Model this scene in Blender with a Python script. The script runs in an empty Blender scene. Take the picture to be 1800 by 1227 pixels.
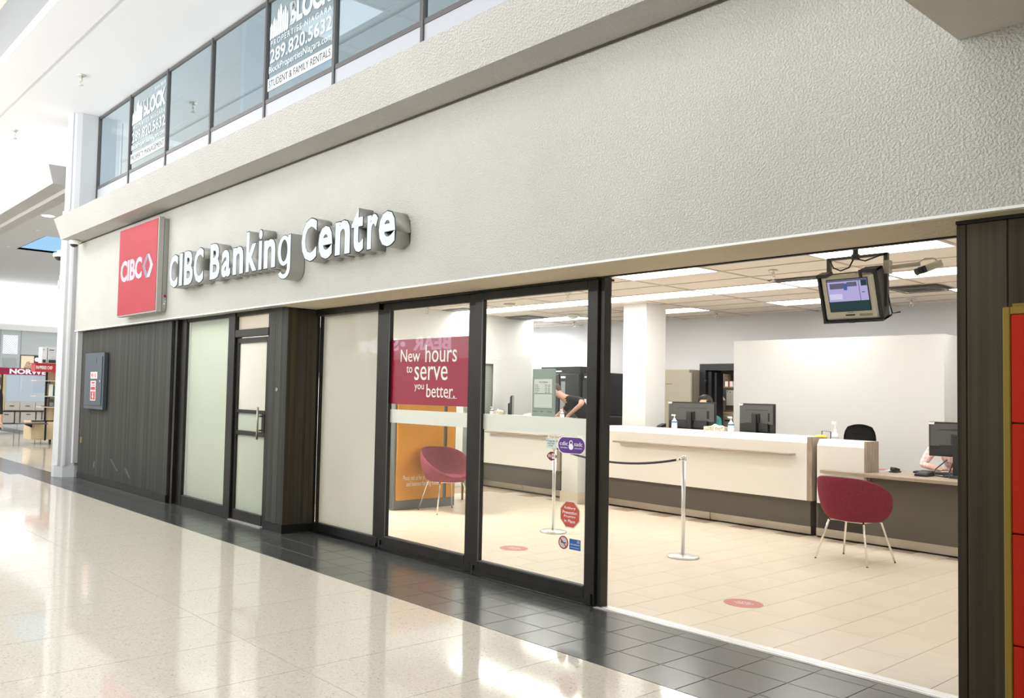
import bpy, bmesh, math, random
from mathutils import Vector, Matrix
random.seed(7)
PI = math.pi
S = bpy.context.scene
COL = S.collection

# ------------------------------------------------------------------ camera, sky, light, exposure
cam = bpy.data.cameras.new('camera'); camo = bpy.data.objects.new('camera', cam); COL.objects.link(camo); S.camera = camo
FPX, CX, CY = 1499.07, 740.0, 625.0
yaw, pitch, roll = (math.radians(a) for a in (140.88937, 2.58119, 1.37233))
Fw = Vector((math.cos(pitch)*math.cos(yaw), math.cos(pitch)*math.sin(yaw), math.sin(pitch)))
rt = Vector((math.sin(yaw), -math.cos(yaw), 0)); up = rt.cross(Fw)
r2 = math.cos(roll)*rt + math.sin(roll)*up; u2 = -math.sin(roll)*rt + math.cos(roll)*up
M4 = Matrix((r2, u2, -Fw)).transposed().to_4x4(); M4.translation = (0, 0, 1.56)
camo.matrix_world = M4
cam.sensor_fit = 'HORIZONTAL'; cam.sensor_width = 36.0; cam.lens = FPX*36.0/1800.0
cam.shift_x = (900.0-CX)/1800.0; cam.shift_y = -(613.5-CY)/1800.0
cam.clip_start = 0.05; cam.clip_end = 200

w = bpy.data.worlds.new('sky'); S.world = w; w.use_nodes = True
bg = w.node_tree.nodes['Background']; bg.inputs[0].default_value = (0.93, 0.97, 1.0, 1); bg.inputs[1].default_value = 1.0
SKYPANEL = 9.8        # luminous ceiling panels in the bank

def area(name, loc, rot, sx, sy, power, col=(1, 1, 1)):
    l = bpy.data.lights.new(name, 'AREA'); l.shape = 'RECTANGLE'; l.size = sx; l.size_y = sy; l.energy = power; l.color = col
    o = bpy.data.objects.new(name, l); COL.objects.link(o); o.location = loc; o.rotation_euler = rot; return o
area('skylight_lamp', (-7, -2.5, 7.6), (0, 0, 0), 22, 6, 470, (1, 0.99, 0.97))
area('skylight_lamp', (-20, -1.0, 7.6), (0, 0, 0), 12, 5, 1080, (1, 0.99, 0.97))
area('mall_ceiling_fill', (-12, -5.2, 4.6), (PI-0.35, 0, 0), 30, 0.5, 4200, (0.96, 0.98, 1))  # added unseen uplight that whitens the mall ceiling
area('hall_cove_lamp', (-41.3, 14, 4.35), (0, PI*0.97, 0), 0.5, 14, 230, (0.97, 0.98, 1))
area('hall_lamp', (-33, 14, 5.9), (0, 0, 0), 12, 10, 260, (0.95, 0.98, 1))
area('hall_lamp', (-22, 10, 5.9), (0, 0, 0), 6, 4, 60, (0.97, 0.98, 1))
area('frosted_glass_fill', (-9.8, 6.0, 2.94), (0, 0, 0), 1.2, 0.6, 210, (1, 0.96, 0.88))  # unseen fill added so the frosted panes glow from behind
area('vault_fill', (-8.3, 13.55, 2.9), (0, 0, 0), 0.8, 0.4, 22, (1, 0.95, 0.85))  # unseen fill added to lift the dark vault interior
area('back_wall_fill', (-12.1, 12.2, 2.9), (0, 0, 0), 1.2, 0.6, 60, (1, 0.98, 0.95))  # fill added out of view behind the side wall to brighten the back wall
area('upstairs_lamp', (-8, 7.2, 6.15), (0, 0, 0), 10, 2.5, 130, (0.9, 0.96, 1))

S.view_settings.view_transform = 'Standard'; S.view_settings.look = 'None'
S.view_settings.exposure = 0.1; S.view_settings.gamma = 1.0; S.view_settings.use_curve_mapping = False

# ------------------------------------------------------------------ materials
def nt(name):
    m = bpy.data.materials.new(name); m.use_nodes = True
    n = m.node_tree.nodes; return m, n, m.node_tree.links, n['Principled BSDF']
MATS = {}
def mat(name, col, rough=0.5, metal=0.0, spec=0.5, var=0.0, scale=20.0, bump=0.0, bscale=80.0, emis=0.0, stretch=None, coat=0.0, detail=3.0):
    if name in MATS: return MATS[name]
    m, n, L, b = nt(name)
    b.inputs['Base Color'].default_value = (*col, 1); b.inputs['Roughness'].default_value = rough
    b.inputs['Metallic'].default_value = metal; b.inputs['Specular IOR Level'].default_value = spec
    if coat: b.inputs['Coat Weight'].default_value = coat; b.inputs['Coat Roughness'].default_value = 0.05
    if emis: b.inputs['Emission Color'].default_value = (*col, 1); b.inputs['Emission Strength'].default_value = emis
    tc = n.new('ShaderNodeTexCoord'); mp = n.new('ShaderNodeMapping'); L.new(tc.outputs['Object'], mp.inputs[0])
    if stretch: mp.inputs['Scale'].default_value = stretch
    if var:
        t = n.new('ShaderNodeTexNoise'); t.inputs['Scale'].default_value = scale; t.inputs['Detail'].default_value = detail
        L.new(mp.outputs[0], t.inputs['Vector'])
        r = n.new('ShaderNodeValToRGB'); e = r.color_ramp.elements
        e[0].position = 0.3; e[1].position = 0.7
        e[0].color = (*[max(0, c*(1-var)) for c in col], 1); e[1].color = (*[min(1, c*(1+var)) for c in col], 1)
        L.new(t.outputs['Fac'], r.inputs[0]); L.new(r.outputs[0], b.inputs['Base Color'])
    if bump:
        t = n.new('ShaderNodeTexNoise'); t.inputs['Scale'].default_value = bscale; t.inputs['Detail'].default_value = 4
        L.new(mp.outputs[0], t.inputs['Vector'])
        bp = n.new('ShaderNodeBump'); bp.inputs['Strength'].default_value = bump; bp.inputs['Distance'].default_value = 0.02
        L.new(t.outputs['Fac'], bp.inputs['Height']); L.new(bp.outputs[0], b.inputs['Normal'])
    MATS[name] = m; return m
def glass(name, tint=(1, 1, 1), f0=1.5, boost=1.0, gcol=(1, 1, 1)):
    m, n, L, b = nt(name); out = n['Material Output']; n.remove(b)
    tr = n.new('ShaderNodeBsdfTransparent'); tr.inputs[0].default_value = (*tint, 1)
    gl = n.new('ShaderNodeBsdfGlossy'); gl.inputs['Roughness'].default_value = 0.0; gl.inputs[0].default_value = (*gcol, 1)
    fr = n.new('ShaderNodeFresnel'); fr.inputs['IOR'].default_value = f0
    mu = n.new('ShaderNodeMath'); mu.operation = 'MULTIPLY'; mu.inputs[1].default_value = boost; L.new(fr.outputs[0], mu.inputs[0])
    ge = n.new('ShaderNodeNewGeometry'); iv = n.new('ShaderNodeMath'); iv.operation = 'SUBTRACT'; iv.inputs[0].default_value = 1.0; L.new(ge.outputs['Backfacing'], iv.inputs[1])
    m3 = n.new('ShaderNodeMath'); m3.operation = 'MULTIPLY'; L.new(mu.outputs[0], m3.inputs[0]); L.new(iv.outputs[0], m3.inputs[1]); mu = m3
    mx = n.new('ShaderNodeMixShader'); L.new(mu.outputs[0], mx.inputs[0]); L.new(tr.outputs[0], mx.inputs[1]); L.new(gl.outputs[0], mx.inputs[2])
    L.new(mx.outputs[0], out.inputs[0]); return m
def frosted(name, col, mixv=0.42):
    m, n, L, b = nt(name); out = n['Material Output']; n.remove(b)
    tl = n.new('ShaderNodeBsdfTranslucent'); tl.inputs[0].default_value = (*col, 1)
    df = n.new('ShaderNodeBsdfDiffuse'); df.inputs[0].default_value = (*[c*0.75 for c in col], 1)
    mx = n.new('ShaderNodeMixShader'); mx.inputs[0].default_value = mixv; L.new(tl.outputs[0], mx.inputs[1]); L.new(df.outputs[0], mx.inputs[2])
    gl = n.new('ShaderNodeBsdfGlossy'); gl.inputs['Roughness'].default_value = 0.03
    fr = n.new('ShaderNodeFresnel'); fr.inputs['IOR'].default_value = 1.45
    m2 = n.new('ShaderNodeMixShader'); L.new(fr.outputs[0], m2.inputs[0]); L.new(mx.outputs[0], m2.inputs[1]); L.new(gl.outputs[0], m2.inputs[2])
    L.new(m2.outputs[0], out.inputs[0]); return m
def emit(name, col, st):
    m, n, L, b = nt(name); out = n['Material Output']; n.remove(b)
    e = n.new('ShaderNodeEmission'); e.inputs[0].default_value = (*col, 1); e.inputs[1].default_value = st
    L.new(e.outputs[0], out.inputs[0]); return m
def stucco(name, col, bscale=95, strength=0.4):
    m, n, L, b = nt(name); b.inputs['Roughness'].default_value = 0.9; b.inputs['Specular IOR Level'].default_value = 0.2
    tc = n.new('ShaderNodeTexCoord')
    t = n.new('ShaderNodeTexNoise'); t.inputs['Scale'].default_value = 1.3; t.inputs['Detail'].default_value = 5; L.new(tc.outputs['Object'], t.inputs['Vector'])
    r = n.new('ShaderNodeValToRGB'); e = r.color_ramp.elements; e[0].position = 0.3; e[1].position = 0.75
    e[0].color = (*[c*0.95 for c in col], 1); e[1].color = (*[c*1.04 for c in col], 1)
    L.new(t.outputs['Fac'], r.inputs[0]); L.new(r.outputs[0], b.inputs['Base Color'])
    v = n.new('ShaderNodeTexNoise'); v.inputs['Scale'].default_value = bscale; v.inputs['Detail'].default_value = 2.5; L.new(tc.outputs['Object'], v.inputs['Vector'])
    rr = n.new('ShaderNodeValToRGB'); rr.color_ramp.elements[0].position = 0.38; rr.color_ramp.elements[1].position = 0.66; L.new(v.outputs['Fac'], rr.inputs[0])
    bp = n.new('ShaderNodeBump'); bp.inputs['Strength'].default_value = strength; bp.inputs['Distance'].default_value = 0.02
    L.new(rr.outputs[0], bp.inputs['Height']); L.new(bp.outputs[0], b.inputs['Normal']); MATS[name] = m; return m
def terrazzo(name):
    m, n, L, b = nt(name); b.inputs['Roughness'].default_value = 0.07; b.inputs['Specular IOR Level'].default_value = 0.6
    tc = n.new('ShaderNodeTexCoord'); mp = n.new('ShaderNodeMapping'); L.new(tc.outputs['Object'], mp.inputs[0])
    v = n.new('ShaderNodeTexVoronoi'); v.inputs['Scale'].default_value = 115; L.new(mp.outputs[0], v.inputs['Vector'])
    r = n.new('ShaderNodeValToRGB'); cr = r.color_ramp; cr.interpolation = 'CONSTANT'
    pal = [(0.0, (.69, .63, .53)), (.22, (.77, .72, .62)), (.45, (.65, .58, .49)), (.62, (.73, .68, .57)), (.82, (.80, .77, .69)), (.93, (.60, .52, .42)), (.975, (.30, .27, .23))]
    cr.elements[0].position = 0; cr.elements[0].color = (*pal[0][1], 1); cr.elements[1].position = pal[1][0]; cr.elements[1].color = (*pal[1][1], 1)
    for p, c in pal[2:]: e = cr.elements.new(p); e.color = (*c, 1)
    sx = n.new('ShaderNodeSeparateColor'); L.new(v.outputs['Color'], sx.inputs[0]); L.new(sx.outputs[0], r.inputs[0])
    nz = n.new('ShaderNodeTexNoise'); nz.inputs['Scale'].default_value = 0.9; L.new(mp.outputs[0], nz.inputs['Vector'])
    mx = n.new('ShaderNodeMix'); mx.data_type = 'RGBA'; mx.inputs[0].default_value = 0.45
    mx.inputs[7].default_value = (.78, .73, .63, 1); L.new(r.outputs[0], mx.inputs[6]); L.new(mx.outputs[2], b.inputs['Base Color'])
    mr = n.new('ShaderNodeMapRange'); mr.inputs[3].default_value = 0.03; mr.inputs[4].default_value = 0.12; L.new(nz.outputs['Fac'], mr.inputs[0]); L.new(mr.outputs[0], b.inputs['Roughness'])
    bp = n.new('ShaderNodeBump'); bp.inputs['Strength'].default_value = 0.05; bp.inputs['Distance'].default_value = 0.02; L.new(nz.outputs['Fac'], bp.inputs['Height']); L.new(bp.outputs[0], b.inputs['Normal'])
    return m
def boards(name, col):
    m, n, L, b = nt(name); b.inputs['Roughness'].default_value = 0.6; b.inputs['Specular IOR Level'].default_value = 0.22
    tc = n.new('ShaderNodeTexCoord'); mp = n.new('ShaderNodeMapping'); mp.inputs['Scale'].default_value = (14, 14, 0.12); L.new(tc.outputs['Object'], mp.inputs[0])
    t = n.new('ShaderNodeTexNoise'); t.inputs['Scale'].default_value = 3; t.inputs['Detail'].default_value = 4; L.new(mp.outputs[0], t.inputs['Vector'])
    r = n.new('ShaderNodeValToRGB'); e = r.color_ramp.elements; e[0].position = .3; e[1].position = .72
    e[0].color = (*[c*.72 for c in col], 1); e[1].color = (*[c*1.5 for c in col], 1); L.new(t.outputs['Fac'], r.inputs[0]); L.new(r.outputs[0], b.inputs['Base Color']); return m

STUC = stucco('stucco', (.56, .555, .52), 75, .55); CORN = stucco('stucco_cornice', (.51, .50, .48), 75, .5)
TANS = stucco('soffit_tan', (.68, .60, .44), 55, 0.3); BULK = stucco('bulkhead_paint', (.60, .56, .50), 60, .12)
WHITE = mat('white_paint', (.84, .84, .83), .6); MALLW = mat('mall_ceiling_paint', (.82, .83, .86), .8, bump=.03, bscale=3)
UPSHADE = mat('shaded_upstand_paint', (.20, .205, .21), .8); BRONZE = mat('bronze_frame', (.022, .020, .017), .38, .4, var=.2, scale=6)  # upstand: its dimmer light is put into this dark grey
BOARD = boards('bronze_board', (.046, .046, .040)); BOARDB = boards('bronze_board_brown', (.050, .040, .024)); PIERB = boards('pier_board', (.030, .023, .013)); PIERC = boards('pier_board_pale', (.044, .035, .021))
DTILE = mat('slate_tile', (.07, .074, .072), .2, 0, 1.0, var=.25, scale=3, bump=.06, bscale=6)
DGROUT = mat('slate_grout', (.50, .50, .47), .8)
TERR = terrazzo('terrazzo'); TJOINT = mat('terrazzo_joint', (.30, .26, .22), .5)
BTILE = mat('cream_tile', (.78, .69, .55), .32, 0, .5, var=.04, scale=2.5)
BGROUT = mat('cream_grout', (.48, .38, .27), .8)
BWALL = mat('bank_grey_wall', (.74, .74, .76), .85, bump=.05, bscale=120); BWHITE = mat('bank_white_wall', (.77, .77, .755), .8)
CTILE = mat('ceiling_tile', (.87, .81, .73), .9, bump=.05, bscale=200); TBAR = mat('ceiling_grid', (.60, .53, .45), .6)
GLASS = glass('clear_glass', (.97, .985, .975)); GLASSUP = glass('tinted_glass', (.66, .75, .80), 1.7, 3.6, (.84, .94, .99))
FROSTL = frosted('frosted_green_glass', (.74, .79, .71)); FROSTR = frosted('frosted_white_glass', (.93, .94, .89), .22)
STEEL = mat('brushed_steel', (.46, .425, .36), .38, 1.0, var=.06, scale=4); CHROME = mat('chrome', (.78, .76, .72), .12, 1.0)
ALU = mat('aluminium', (.80, .80, .80), .3, .85); SIGNGREY = mat('sign_grey_metal', (.40, .40, .38), .5, .3)
LAMIN = mat('white_laminate', (.80, .78, .73), .3); UMBER = mat('umber_laminate', (.105, .092, .075), .5)
WOODG = mat('ash_wood', (.34, .28, .215), .5, var=.22, scale=4, stretch=(9, 9, 1.2)); WOODB = mat('walnut_wood', (.16, .065, .03), .4, var=.3, scale=6, stretch=(3, 3, .6))
MAPLE = mat('maple_wood', (.70, .54, .33), .5, var=.08, scale=4)
REDFAB = mat('burgundy_fabric', (.20, .034, .048), .95, 0, .15, var=.12, scale=60, bump=.15, bscale=260)
MAUVE = mat('mauve_fabric', (.26, .06, .085), .95, 0, .15, var=.12, scale=60, bump=.15, bscale=260)
BLACK = mat('black_plastic', (.018, .018, .02), .45, var=.2, scale=5); DGREY = mat('charcoal_plastic', (.085, .085, .086), .5)
BLKM = mat('black_metal', (.012, .012, .012), .4, .3); CAB = mat('slate_blue_metal', (.085, .105, .125), .4, .3)
ORANGE = mat('orange_print', (.64, .28, .02), .35, var=.10, scale=1.5); KGREY = mat('kiosk_grey', (.16, .17, .17), .45, .2)
CRIM = mat('crimson_film', (.36, .004, .045), .25); WFILM = mat('white_vinyl', (.84, .81, .75), .5); PRINTW = mat('white_print', (.90, .90, .87), .5)
PRINTD = mat('dark_print', (.03, .035, .04), .6); PRINTR = mat('red_print', (.50, .03, .04), .5); PRINTG = mat('grey_print', (.30, .32, .33), .6)
BLUE = mat('blue_print', (.03, .13, .42), .4); PURPLE = mat('purple_print', (.10, .03, .24), .35); DECAL = mat('pink_decal', (.60, .20, .18), .5); OCTO = mat('red_octagon', (.62, .09, .05), .4)
MAROON = mat('maroon_print', (.16, .01, .02), .4); CREAM = mat('cream_plastic', (.70, .68, .55), .45); BEIGE = mat('safe_beige', (.46, .42, .33), .5)
SKIN = mat('skin', (.70, .42, .31), .55); HAIR = mat('dark_hair', (.02, .014, .012), .5); HAIRB = mat('brown_hair', (.12, .09, .06), .6)
TSHIRT = mat('black_cotton', (.02, .02, .022), .9); TEAL = mat('teal_knit', (.03, .19, .17), .9, var=.2, scale=40); 
def plaid_mat():
    m, n, L, b = nt('pink_plaid'); b.inputs['Roughness'].default_value = .9; tc = n.new('ShaderNodeTexCoord'); prev = None
    for ax in ('X', 'Z'):
        wv = n.new('ShaderNodeTexWave'); wv.bands_direction = ax; wv.inputs['Scale'].default_value = 7; L.new(tc.outputs['Object'], wv.inputs['Vector'])
        rp = n.new('ShaderNodeValToRGB'); rp.color_ramp.elements[0].position = .35; rp.color_ramp.elements[1].position = .6
        rp.color_ramp.elements[0].color = (.84, .72, .68, 1); rp.color_ramp.elements[1].color = (.76, .42, .40, 1); L.new(wv.outputs['Fac'], rp.inputs[0])
        if prev is None: prev = rp
        else:
            mx = n.new('ShaderNodeMix'); mx.data_type = 'RGBA'; mx.inputs[0].default_value = .5; L.new(prev.outputs[0], mx.inputs[6]); L.new(rp.outputs[0], mx.inputs[7]); L.new(mx.outputs[2], b.inputs['Base Color'])
    return m
PLAID = plaid_mat()
WOODH = mat('ash_wood_flat', (.36, .295, .225), .5, var=.2, scale=4, stretch=(1.0, 11, 11))
TROUS = mat('dark_trousers', (.03, .03, .04), .9); LIPS = mat('lips', (.45, .16, .14), .5); EYE = mat('eye_dark', (.02, .015, .01), .2)
REDC = mat('cart_red', (.50, .03, .04), .4); LOCK = mat('locker_red', (.42, .018, .004), .6, 0, .15); GOLD = mat('locker_gold', (.24, .165, .025), .6, 0, .2)
TISS = mat('tissue_paper', (.86, .86, .86), .9); PATT = mat('tissue_box_print', (.62, .56, .45), .6, var=.45, scale=45); YEL = mat('yellow_plastic', (.80, .62, .05), .4)
PBLUE = mat('bottle_label', (.08, .20, .42), .4); PALEB = mat('pale_liquid_plastic', (.80, .84, .86), .25); SAGE = mat('sage_panel', (.175, .22, .21), .4); SAGEL = mat('pale_sage_panel', (.42, .465, .455), .5)
PAPER = mat('paper', (.80, .79, .75), .8); CARD = mat('cardboard', (.40, .28, .16), .8); VENTD = mat('vent_dark', (.05, .045, .04), .6)
LETTER = emit('letter_glow', (.86, .94, 1.0), 1.05); SIGNRED = mat('lit_sign_red', (.36, .04, .05), .5, 0, .2, emis=.10, var=.08, scale=2); LOGOW = emit('logo_glow', (.93, .90, 1.0), 1.0); LOGOL = emit('logo_glow_lilac', (.66, .58, .74), .8)
PANEL = emit('panel_glow', (1, .985, .95), SKYPANEL); DOWNL = emit('downlight_glow', (1, 1, 1), 2.5); SCRL = emit('screen_lilac', (.56, .50, .86), .75); SCRD = emit('screen_dark', (.045, .085, .095), .6)
SCRG = emit('screen_grey', (.20, .19, .30), .6); SCRB = emit('screen_blue', (.10, .18, .55), .6); SUSHI = emit('sushi_glow', (.86, .80, 1.0), 5.0); SCRP = emit('screen_pale', (.74, .70, .97), .8)
SKYBL = emit('skylight_glow', (.40, .70, 1.0), .9); LEDR = emit('led_red', (.30, .02, .10), .8)
HALLW = mat('hall_wall_paint', (.58, .62, .63), .7); HALLC = mat('hall_ceiling_paint', (.60, .60, .61), .8); LATT = emit('lit_lattice', (.95, .97, 1.0), 1.5); SHUT = mat('shutter_metal', (.62, .70, .80), .45, .2)
WARMLIT = emit('lit_shop', (1.0, .84, .60), .9); KWOOD = mat('kiosk_pale_wood', (.62, .57, .50), .5); BLUEW = mat('upstairs_blue_wall', (.30, .42, .52), .8)

# ------------------------------------------------------------------ mesh helpers
class MB:
    def __init__(s): s.bm = bmesh.new(); s.mats = []
    def _m(s, m):
        if m is None: return 0
        if m not in s.mats: s.mats.append(m)
        return s.mats.index(m)
    def _tag(s, n0, m, smooth=False):
        s.bm.faces.ensure_lookup_table(); i = s._m(m)
        for f in s.bm.faces[n0:]: f.material_index = i; f.smooth = smooth
    def box(s, x0, x1, y0, y1, z0, z1, bev=0, m=None, seg=1):
        n0 = len(s.bm.faces)
        mt = Matrix.Translation(((x0+x1)/2, (y0+y1)/2, (z0+z1)/2)) @ Matrix.Diagonal((abs(x1-x0), abs(y1-y0), abs(z1-z0), 1))
        r = bmesh.ops.create_cube(s.bm, size=1, matrix=mt)
        if bev:
            es = list({e for v in r['verts'] for e in v.link_edges})
            bmesh.ops.bevel(s.bm, geom=es, offset=bev, segments=seg, affect='EDGES', profile=.6)
        s._tag(n0, m); return s
    def prism(s, pts, axis, a, b, m=None, smooth=False):     # pts 2D, extruded along axis from a to b
        n0 = len(s.bm.faces)
        def P(p, t): return {'x': (t, p[0], p[1]), 'y': (p[0], t, p[1]), 'z': (p[0], p[1], t)}[axis]
        A = [s.bm.verts.new(P(p, a)) for p in pts]; B = [s.bm.verts.new(P(p, b)) for p in pts]; n = len(pts)
        fs = [s.bm.faces.new(A), s.bm.faces.new(B[::-1])]
        for i in range(n): fs.append(s.bm.faces.new((A[i], B[i], B[(i+1) % n], A[(i+1) % n])))
        bmesh.ops.recalc_face_normals(s.bm, faces=fs); s._tag(n0, m, smooth); return s
    def poly(s, pts, m=None):
        n0 = len(s.bm.faces); s.bm.faces.new([s.bm.verts.new(p) for p in pts]); s._tag(n0, m); return s
    def cyl(s, p0, p1, r0, r1=None, n=14, m=None, cap=True):
        p0 = Vector(p0); p1 = Vector(p1); r1 = r0 if r1 is None else r1; d = p1-p0; n0 = len(s.bm.faces)
        mt = Matrix.Translation((p0+p1)/2) @ d.to_track_quat('Z', 'Y').to_matrix().to_4x4()
        bmesh.ops.create_cone(s.bm, cap_ends=cap, segments=n, radius1=r0, radius2=r1, depth=d.length, matrix=mt); s._tag(n0, m, True)
        for f in s.bm.faces[n0:]:
            if len(f.verts) > 4: f.smooth = False
        return s
    def sph(s, c, r, m=None, u=14, v=10, sc=(1, 1, 1)):
        n0 = len(s.bm.faces); bmesh.ops.create_uvsphere(s.bm, u_segments=u, v_segments=v, radius=r, matrix=Matrix.Translation(c) @ Matrix.Diagonal((*sc, 1))); s._tag(n0, m, True); return s
    def lathe(s, prof, c=(0, 0, 0), n=20, m=None):
        n0 = len(s.bm.faces); rings = []
        for r, z in prof: rings.append([s.bm.verts.new((c[0]+r*math.cos(2*PI*i/n), c[1]+r*math.sin(2*PI*i/n), c[2]+z)) for i in range(n)])
        fs = []
        for a, b in zip(rings, rings[1:]):
            for i in range(n): fs.append(s.bm.faces.new((a[i], a[(i+1) % n], b[(i+1) % n], b[i])))
        fs.append(s.bm.faces.new(rings[0][::-1])); fs.append(s.bm.faces.new(rings[-1]))
        bmesh.ops.recalc_face_normals(s.bm, faces=fs); s._tag(n0, m, True)
        for f in fs[-2:]: f.smooth = False
        return s
    def tube(s, pts, r, n=8, m=None):
        n0 = len(s.bm.faces); pts = [Vector(p) for p in pts]; rings = []
        for i, p in enumerate(pts):
            d = (pts[min(i+1, len(pts)-1)]-pts[max(i-1, 0)]).normalized(); q = d.to_track_quat('Z', 'Y')
            rr = r[i] if isinstance(r, (list, tuple)) else r
            rings.append([s.bm.verts.new(p + q @ Vector((rr*math.cos(2*PI*k/n), rr*math.sin(2*PI*k/n), 0))) for k in range(n)])
        fs = []
        for a, b in zip(rings, rings[1:]):
            # align rings
            k0 = min(range(n), key=lambda k: (b[k].co-a[0].co).length)
            b[:] = b[k0:]+b[:k0]
            for i in range(n): fs.append(s.bm.faces.new((a[i], a[(i+1) % n], b[(i+1) % n], b[i])))
        fs.append(s.bm.faces.new(rings[0][::-1])); fs.append(s.bm.faces.new(rings[-1]))
        bmesh.ops.recalc_face_normals(s.bm, faces=fs); s._tag(n0, m, True); return s
    def surf(s, grid, m=None, smooth=True):
        n0 = len(s.bm.faces); V = [[s.bm.verts.new(p) for p in row] for row in grid]
        for a, b in zip(V, V[1:]):
            for i in range(len(a)-1): s.bm.faces.new((a[i], a[i+1], b[i+1], b[i]))
        s._tag(n0, m, smooth); return s
    def xf(s, mt): bmesh.ops.transform(s.bm, matrix=mt, verts=s.bm.verts); return s
    def mesh(s, name, m=None):
        me = bpy.data.meshes.new(name); s.bm.to_mesh(me); s.bm.free()
        for x in (s.mats or [m]): me.materials.append(x)
        return me

def link(name, me, parent=None, world=True, loc=None):
    o = bpy.data.objects.new(name, me); COL.objects.link(o)
    if parent is not None:
        o.parent = parent
        if world:                                   # mesh given in world coordinates: move into the parent's frame
            base = Vector((0, 0, 0)); p = parent
            while p is not None: base += p.location; p = p.parent
            o.location = -base if loc is None else Vector(loc)-base
        elif loc is not None: o.location = loc
    elif loc is not None: o.location = loc
    return o
def part(name, mb, m=None, parent=None, world=True, label=None):
    o = link(name, mb.mesh(name, m), parent, world)
    if label: o['label'] = label
    return o
def tag(o, label, cat, group=None):
    o['label'] = label; o['category'] = cat
    if group: o['group'] = group
    return o
def thing(name, label, cat, loc=(0, 0, 0), rz=0.0, group=None):
    o = bpy.data.objects.new(name, None); COL.objects.link(o); o.empty_display_size = .1
    o.location = loc; o.rotation_euler = (0, 0, rz); return tag(o, label, cat, group)
def single(name, mb, m, label, cat, group=None): return tag(part(name, mb, m), label, cat, group)
def struct(name, mb, m=None, parent=None):
    o = part(name, mb, m, parent)
    if parent is None: o['kind'] = 'structure'
    return o
def semp(name, loc=(0, 0, 0)):
    o = bpy.data.objects.new(name, None); COL.objects.link(o); o.location = loc; o.empty_display_size = .1; o['kind'] = 'structure'; return o
def pieces(name, me, parent, locs):
    for l in locs: link(name, me, parent, True, l)

_font = {}
def text_bm(body, bold=0.0, extrude=0.0, spacing=1.0, res=3):
    cu = bpy.data.curves.new('t', 'FONT'); cu.body = body; cu.offset = bold; cu.extrude = extrude; cu.space_character = spacing; cu.resolution_u = res; cu.fill_mode = 'BOTH'
    o = bpy.data.objects.new('t', cu); COL.objects.link(o); dg = bpy.context.evaluated_depsgraph_get()
    me = bpy.data.meshes.new_from_object(o.evaluated_get(dg)); bm = bmesh.new(); bm.from_mesh(me)
    bpy.data.objects.remove(o); bpy.data.curves.remove(cu); bpy.data.meshes.remove(me); return bm
def text(body, x0, x1, z0, z1, y, m=None, bold=0.012, depth=0.002, spacing=1.0, fit=True, plane='xz', flip=False, keep=False):
    """lettering fitted into a rectangle on a plane; returns an MB in world coordinates (front towards -y, +x for 'yz', +z for 'xy')"""
    bm = text_bm(body, bold, 0.0, spacing)
    xs = [v.co.x for v in bm.verts]; ys = [v.co.y for v in bm.verts]; ax, bx, ay, by = min(xs), max(xs), min(ys), max(ys)
    sx = (x1-x0)/(bx-ax); sz = (z1-z0)/(by-ay)
    if keep: sz = sx = min(abs(sx), abs(sz)); mx_, mz_ = (x0+x1)/2, (z0+z1)/2; x0 = mx_-sx*(bx-ax)/2; z0 = mz_-sz*(by-ay)/2
    for v in bm.verts:
        a = x0+(v.co.x-ax)*sx; b = z0+(v.co.y-ay)*sz
        v.co = {'xz': (a, y, b), '-xz': (a, y, b), 'yz': (y, a, b), 'xy': (a, b, y)}[plane]
    d = {'xz': (0, -1, 0), '-xz': (0, 1, 0), 'yz': (1, 0, 0), 'xy': (0, 0, 1)}[plane]
    r = bmesh.ops.extrude_face_region(bm, geom=bm.faces[:])
    bmesh.ops.translate(bm, verts=[g for g in r['geom'] if isinstance(g, bmesh.types.BMVert)], vec=Vector(d)*depth)
    bmesh.ops.recalc_face_normals(bm, faces=bm.faces)
    o = MB(); o.bm.free(); o.bm = bm; o.mats = [m] if m else []; return o

# ------------------------------------------------------------------ THE SETTING: mall floor
FY, SOF = 4.60, 2.495                     # fascia plane, soffit height
floor = struct('floor', MB().box(-46, 4, -8, 16.5, -.08, -.012), TJOINT)
slab = MB().box(.002, .693, .0025, 1.4575, -.012, 0).mesh('slab', TERR)
sl = []
for r in range(-3, 1):
    for k in range(-16, 4):
        x = -4.868+.695*k; y = 2.582+1.46*r
        if x > .4 or (y < -1 and x > -2): continue
        sl.append((x, y, 0))
pieces('slab', slab, floor, sl)
part('outer_slab', MB().box(-46, -16.0, -8, 3.88, -.012, 0).box(-15.99, 4, -8, -1.805, -.012, 0).box(.69, 4, -1.8, 4.04, -.012, 0).box(-46, -15.3, 4.60, 7.2, -.012, 0).box(-46, -29, 7.9, 16.5, -.012, -.001).box(-28.99, -15.3, 7.2, 16.5, -.012, -.001), TERR, floor)
part('outer_dark_band', MB().box(-46, -15.99, 3.885, 4.595, -.012, 0).box(-46, -29, 7.2, 7.9, -.012, 0).box(-15.985, -15.3, 4.045, 4.70, -.012, 0), DTILE, floor)
part('tile_bed', MB().box(-15.29, 1, 4.0425, 5.09, -.012, -.003), DGROUT, floor)
dt = MB().box(.003, .304, .003, .3065, -.003, .0006, bev=.0006).mesh('dark_tile', DTILE); dth = MB().box(.002, .3055, .002, .118, -.003, .0008).mesh('dark_tile_cut', DTILE)
l1, l2 = [], []
for k in range(-40, 9):
    x = -3.045+.307*k
    for r in range(4):
        y = 4.0425+.3095*r
        if y > 4.6 and x < -8.3 and r == 3: continue
        if x > -1.3 and r > 1: continue
        if r < 3: l1.append((x, y, 0))
        else: l2.append((x, y, 0))
pieces('dark_tile', dt, floor, l1); pieces('dark_tile', dth, floor, l2)

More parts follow.
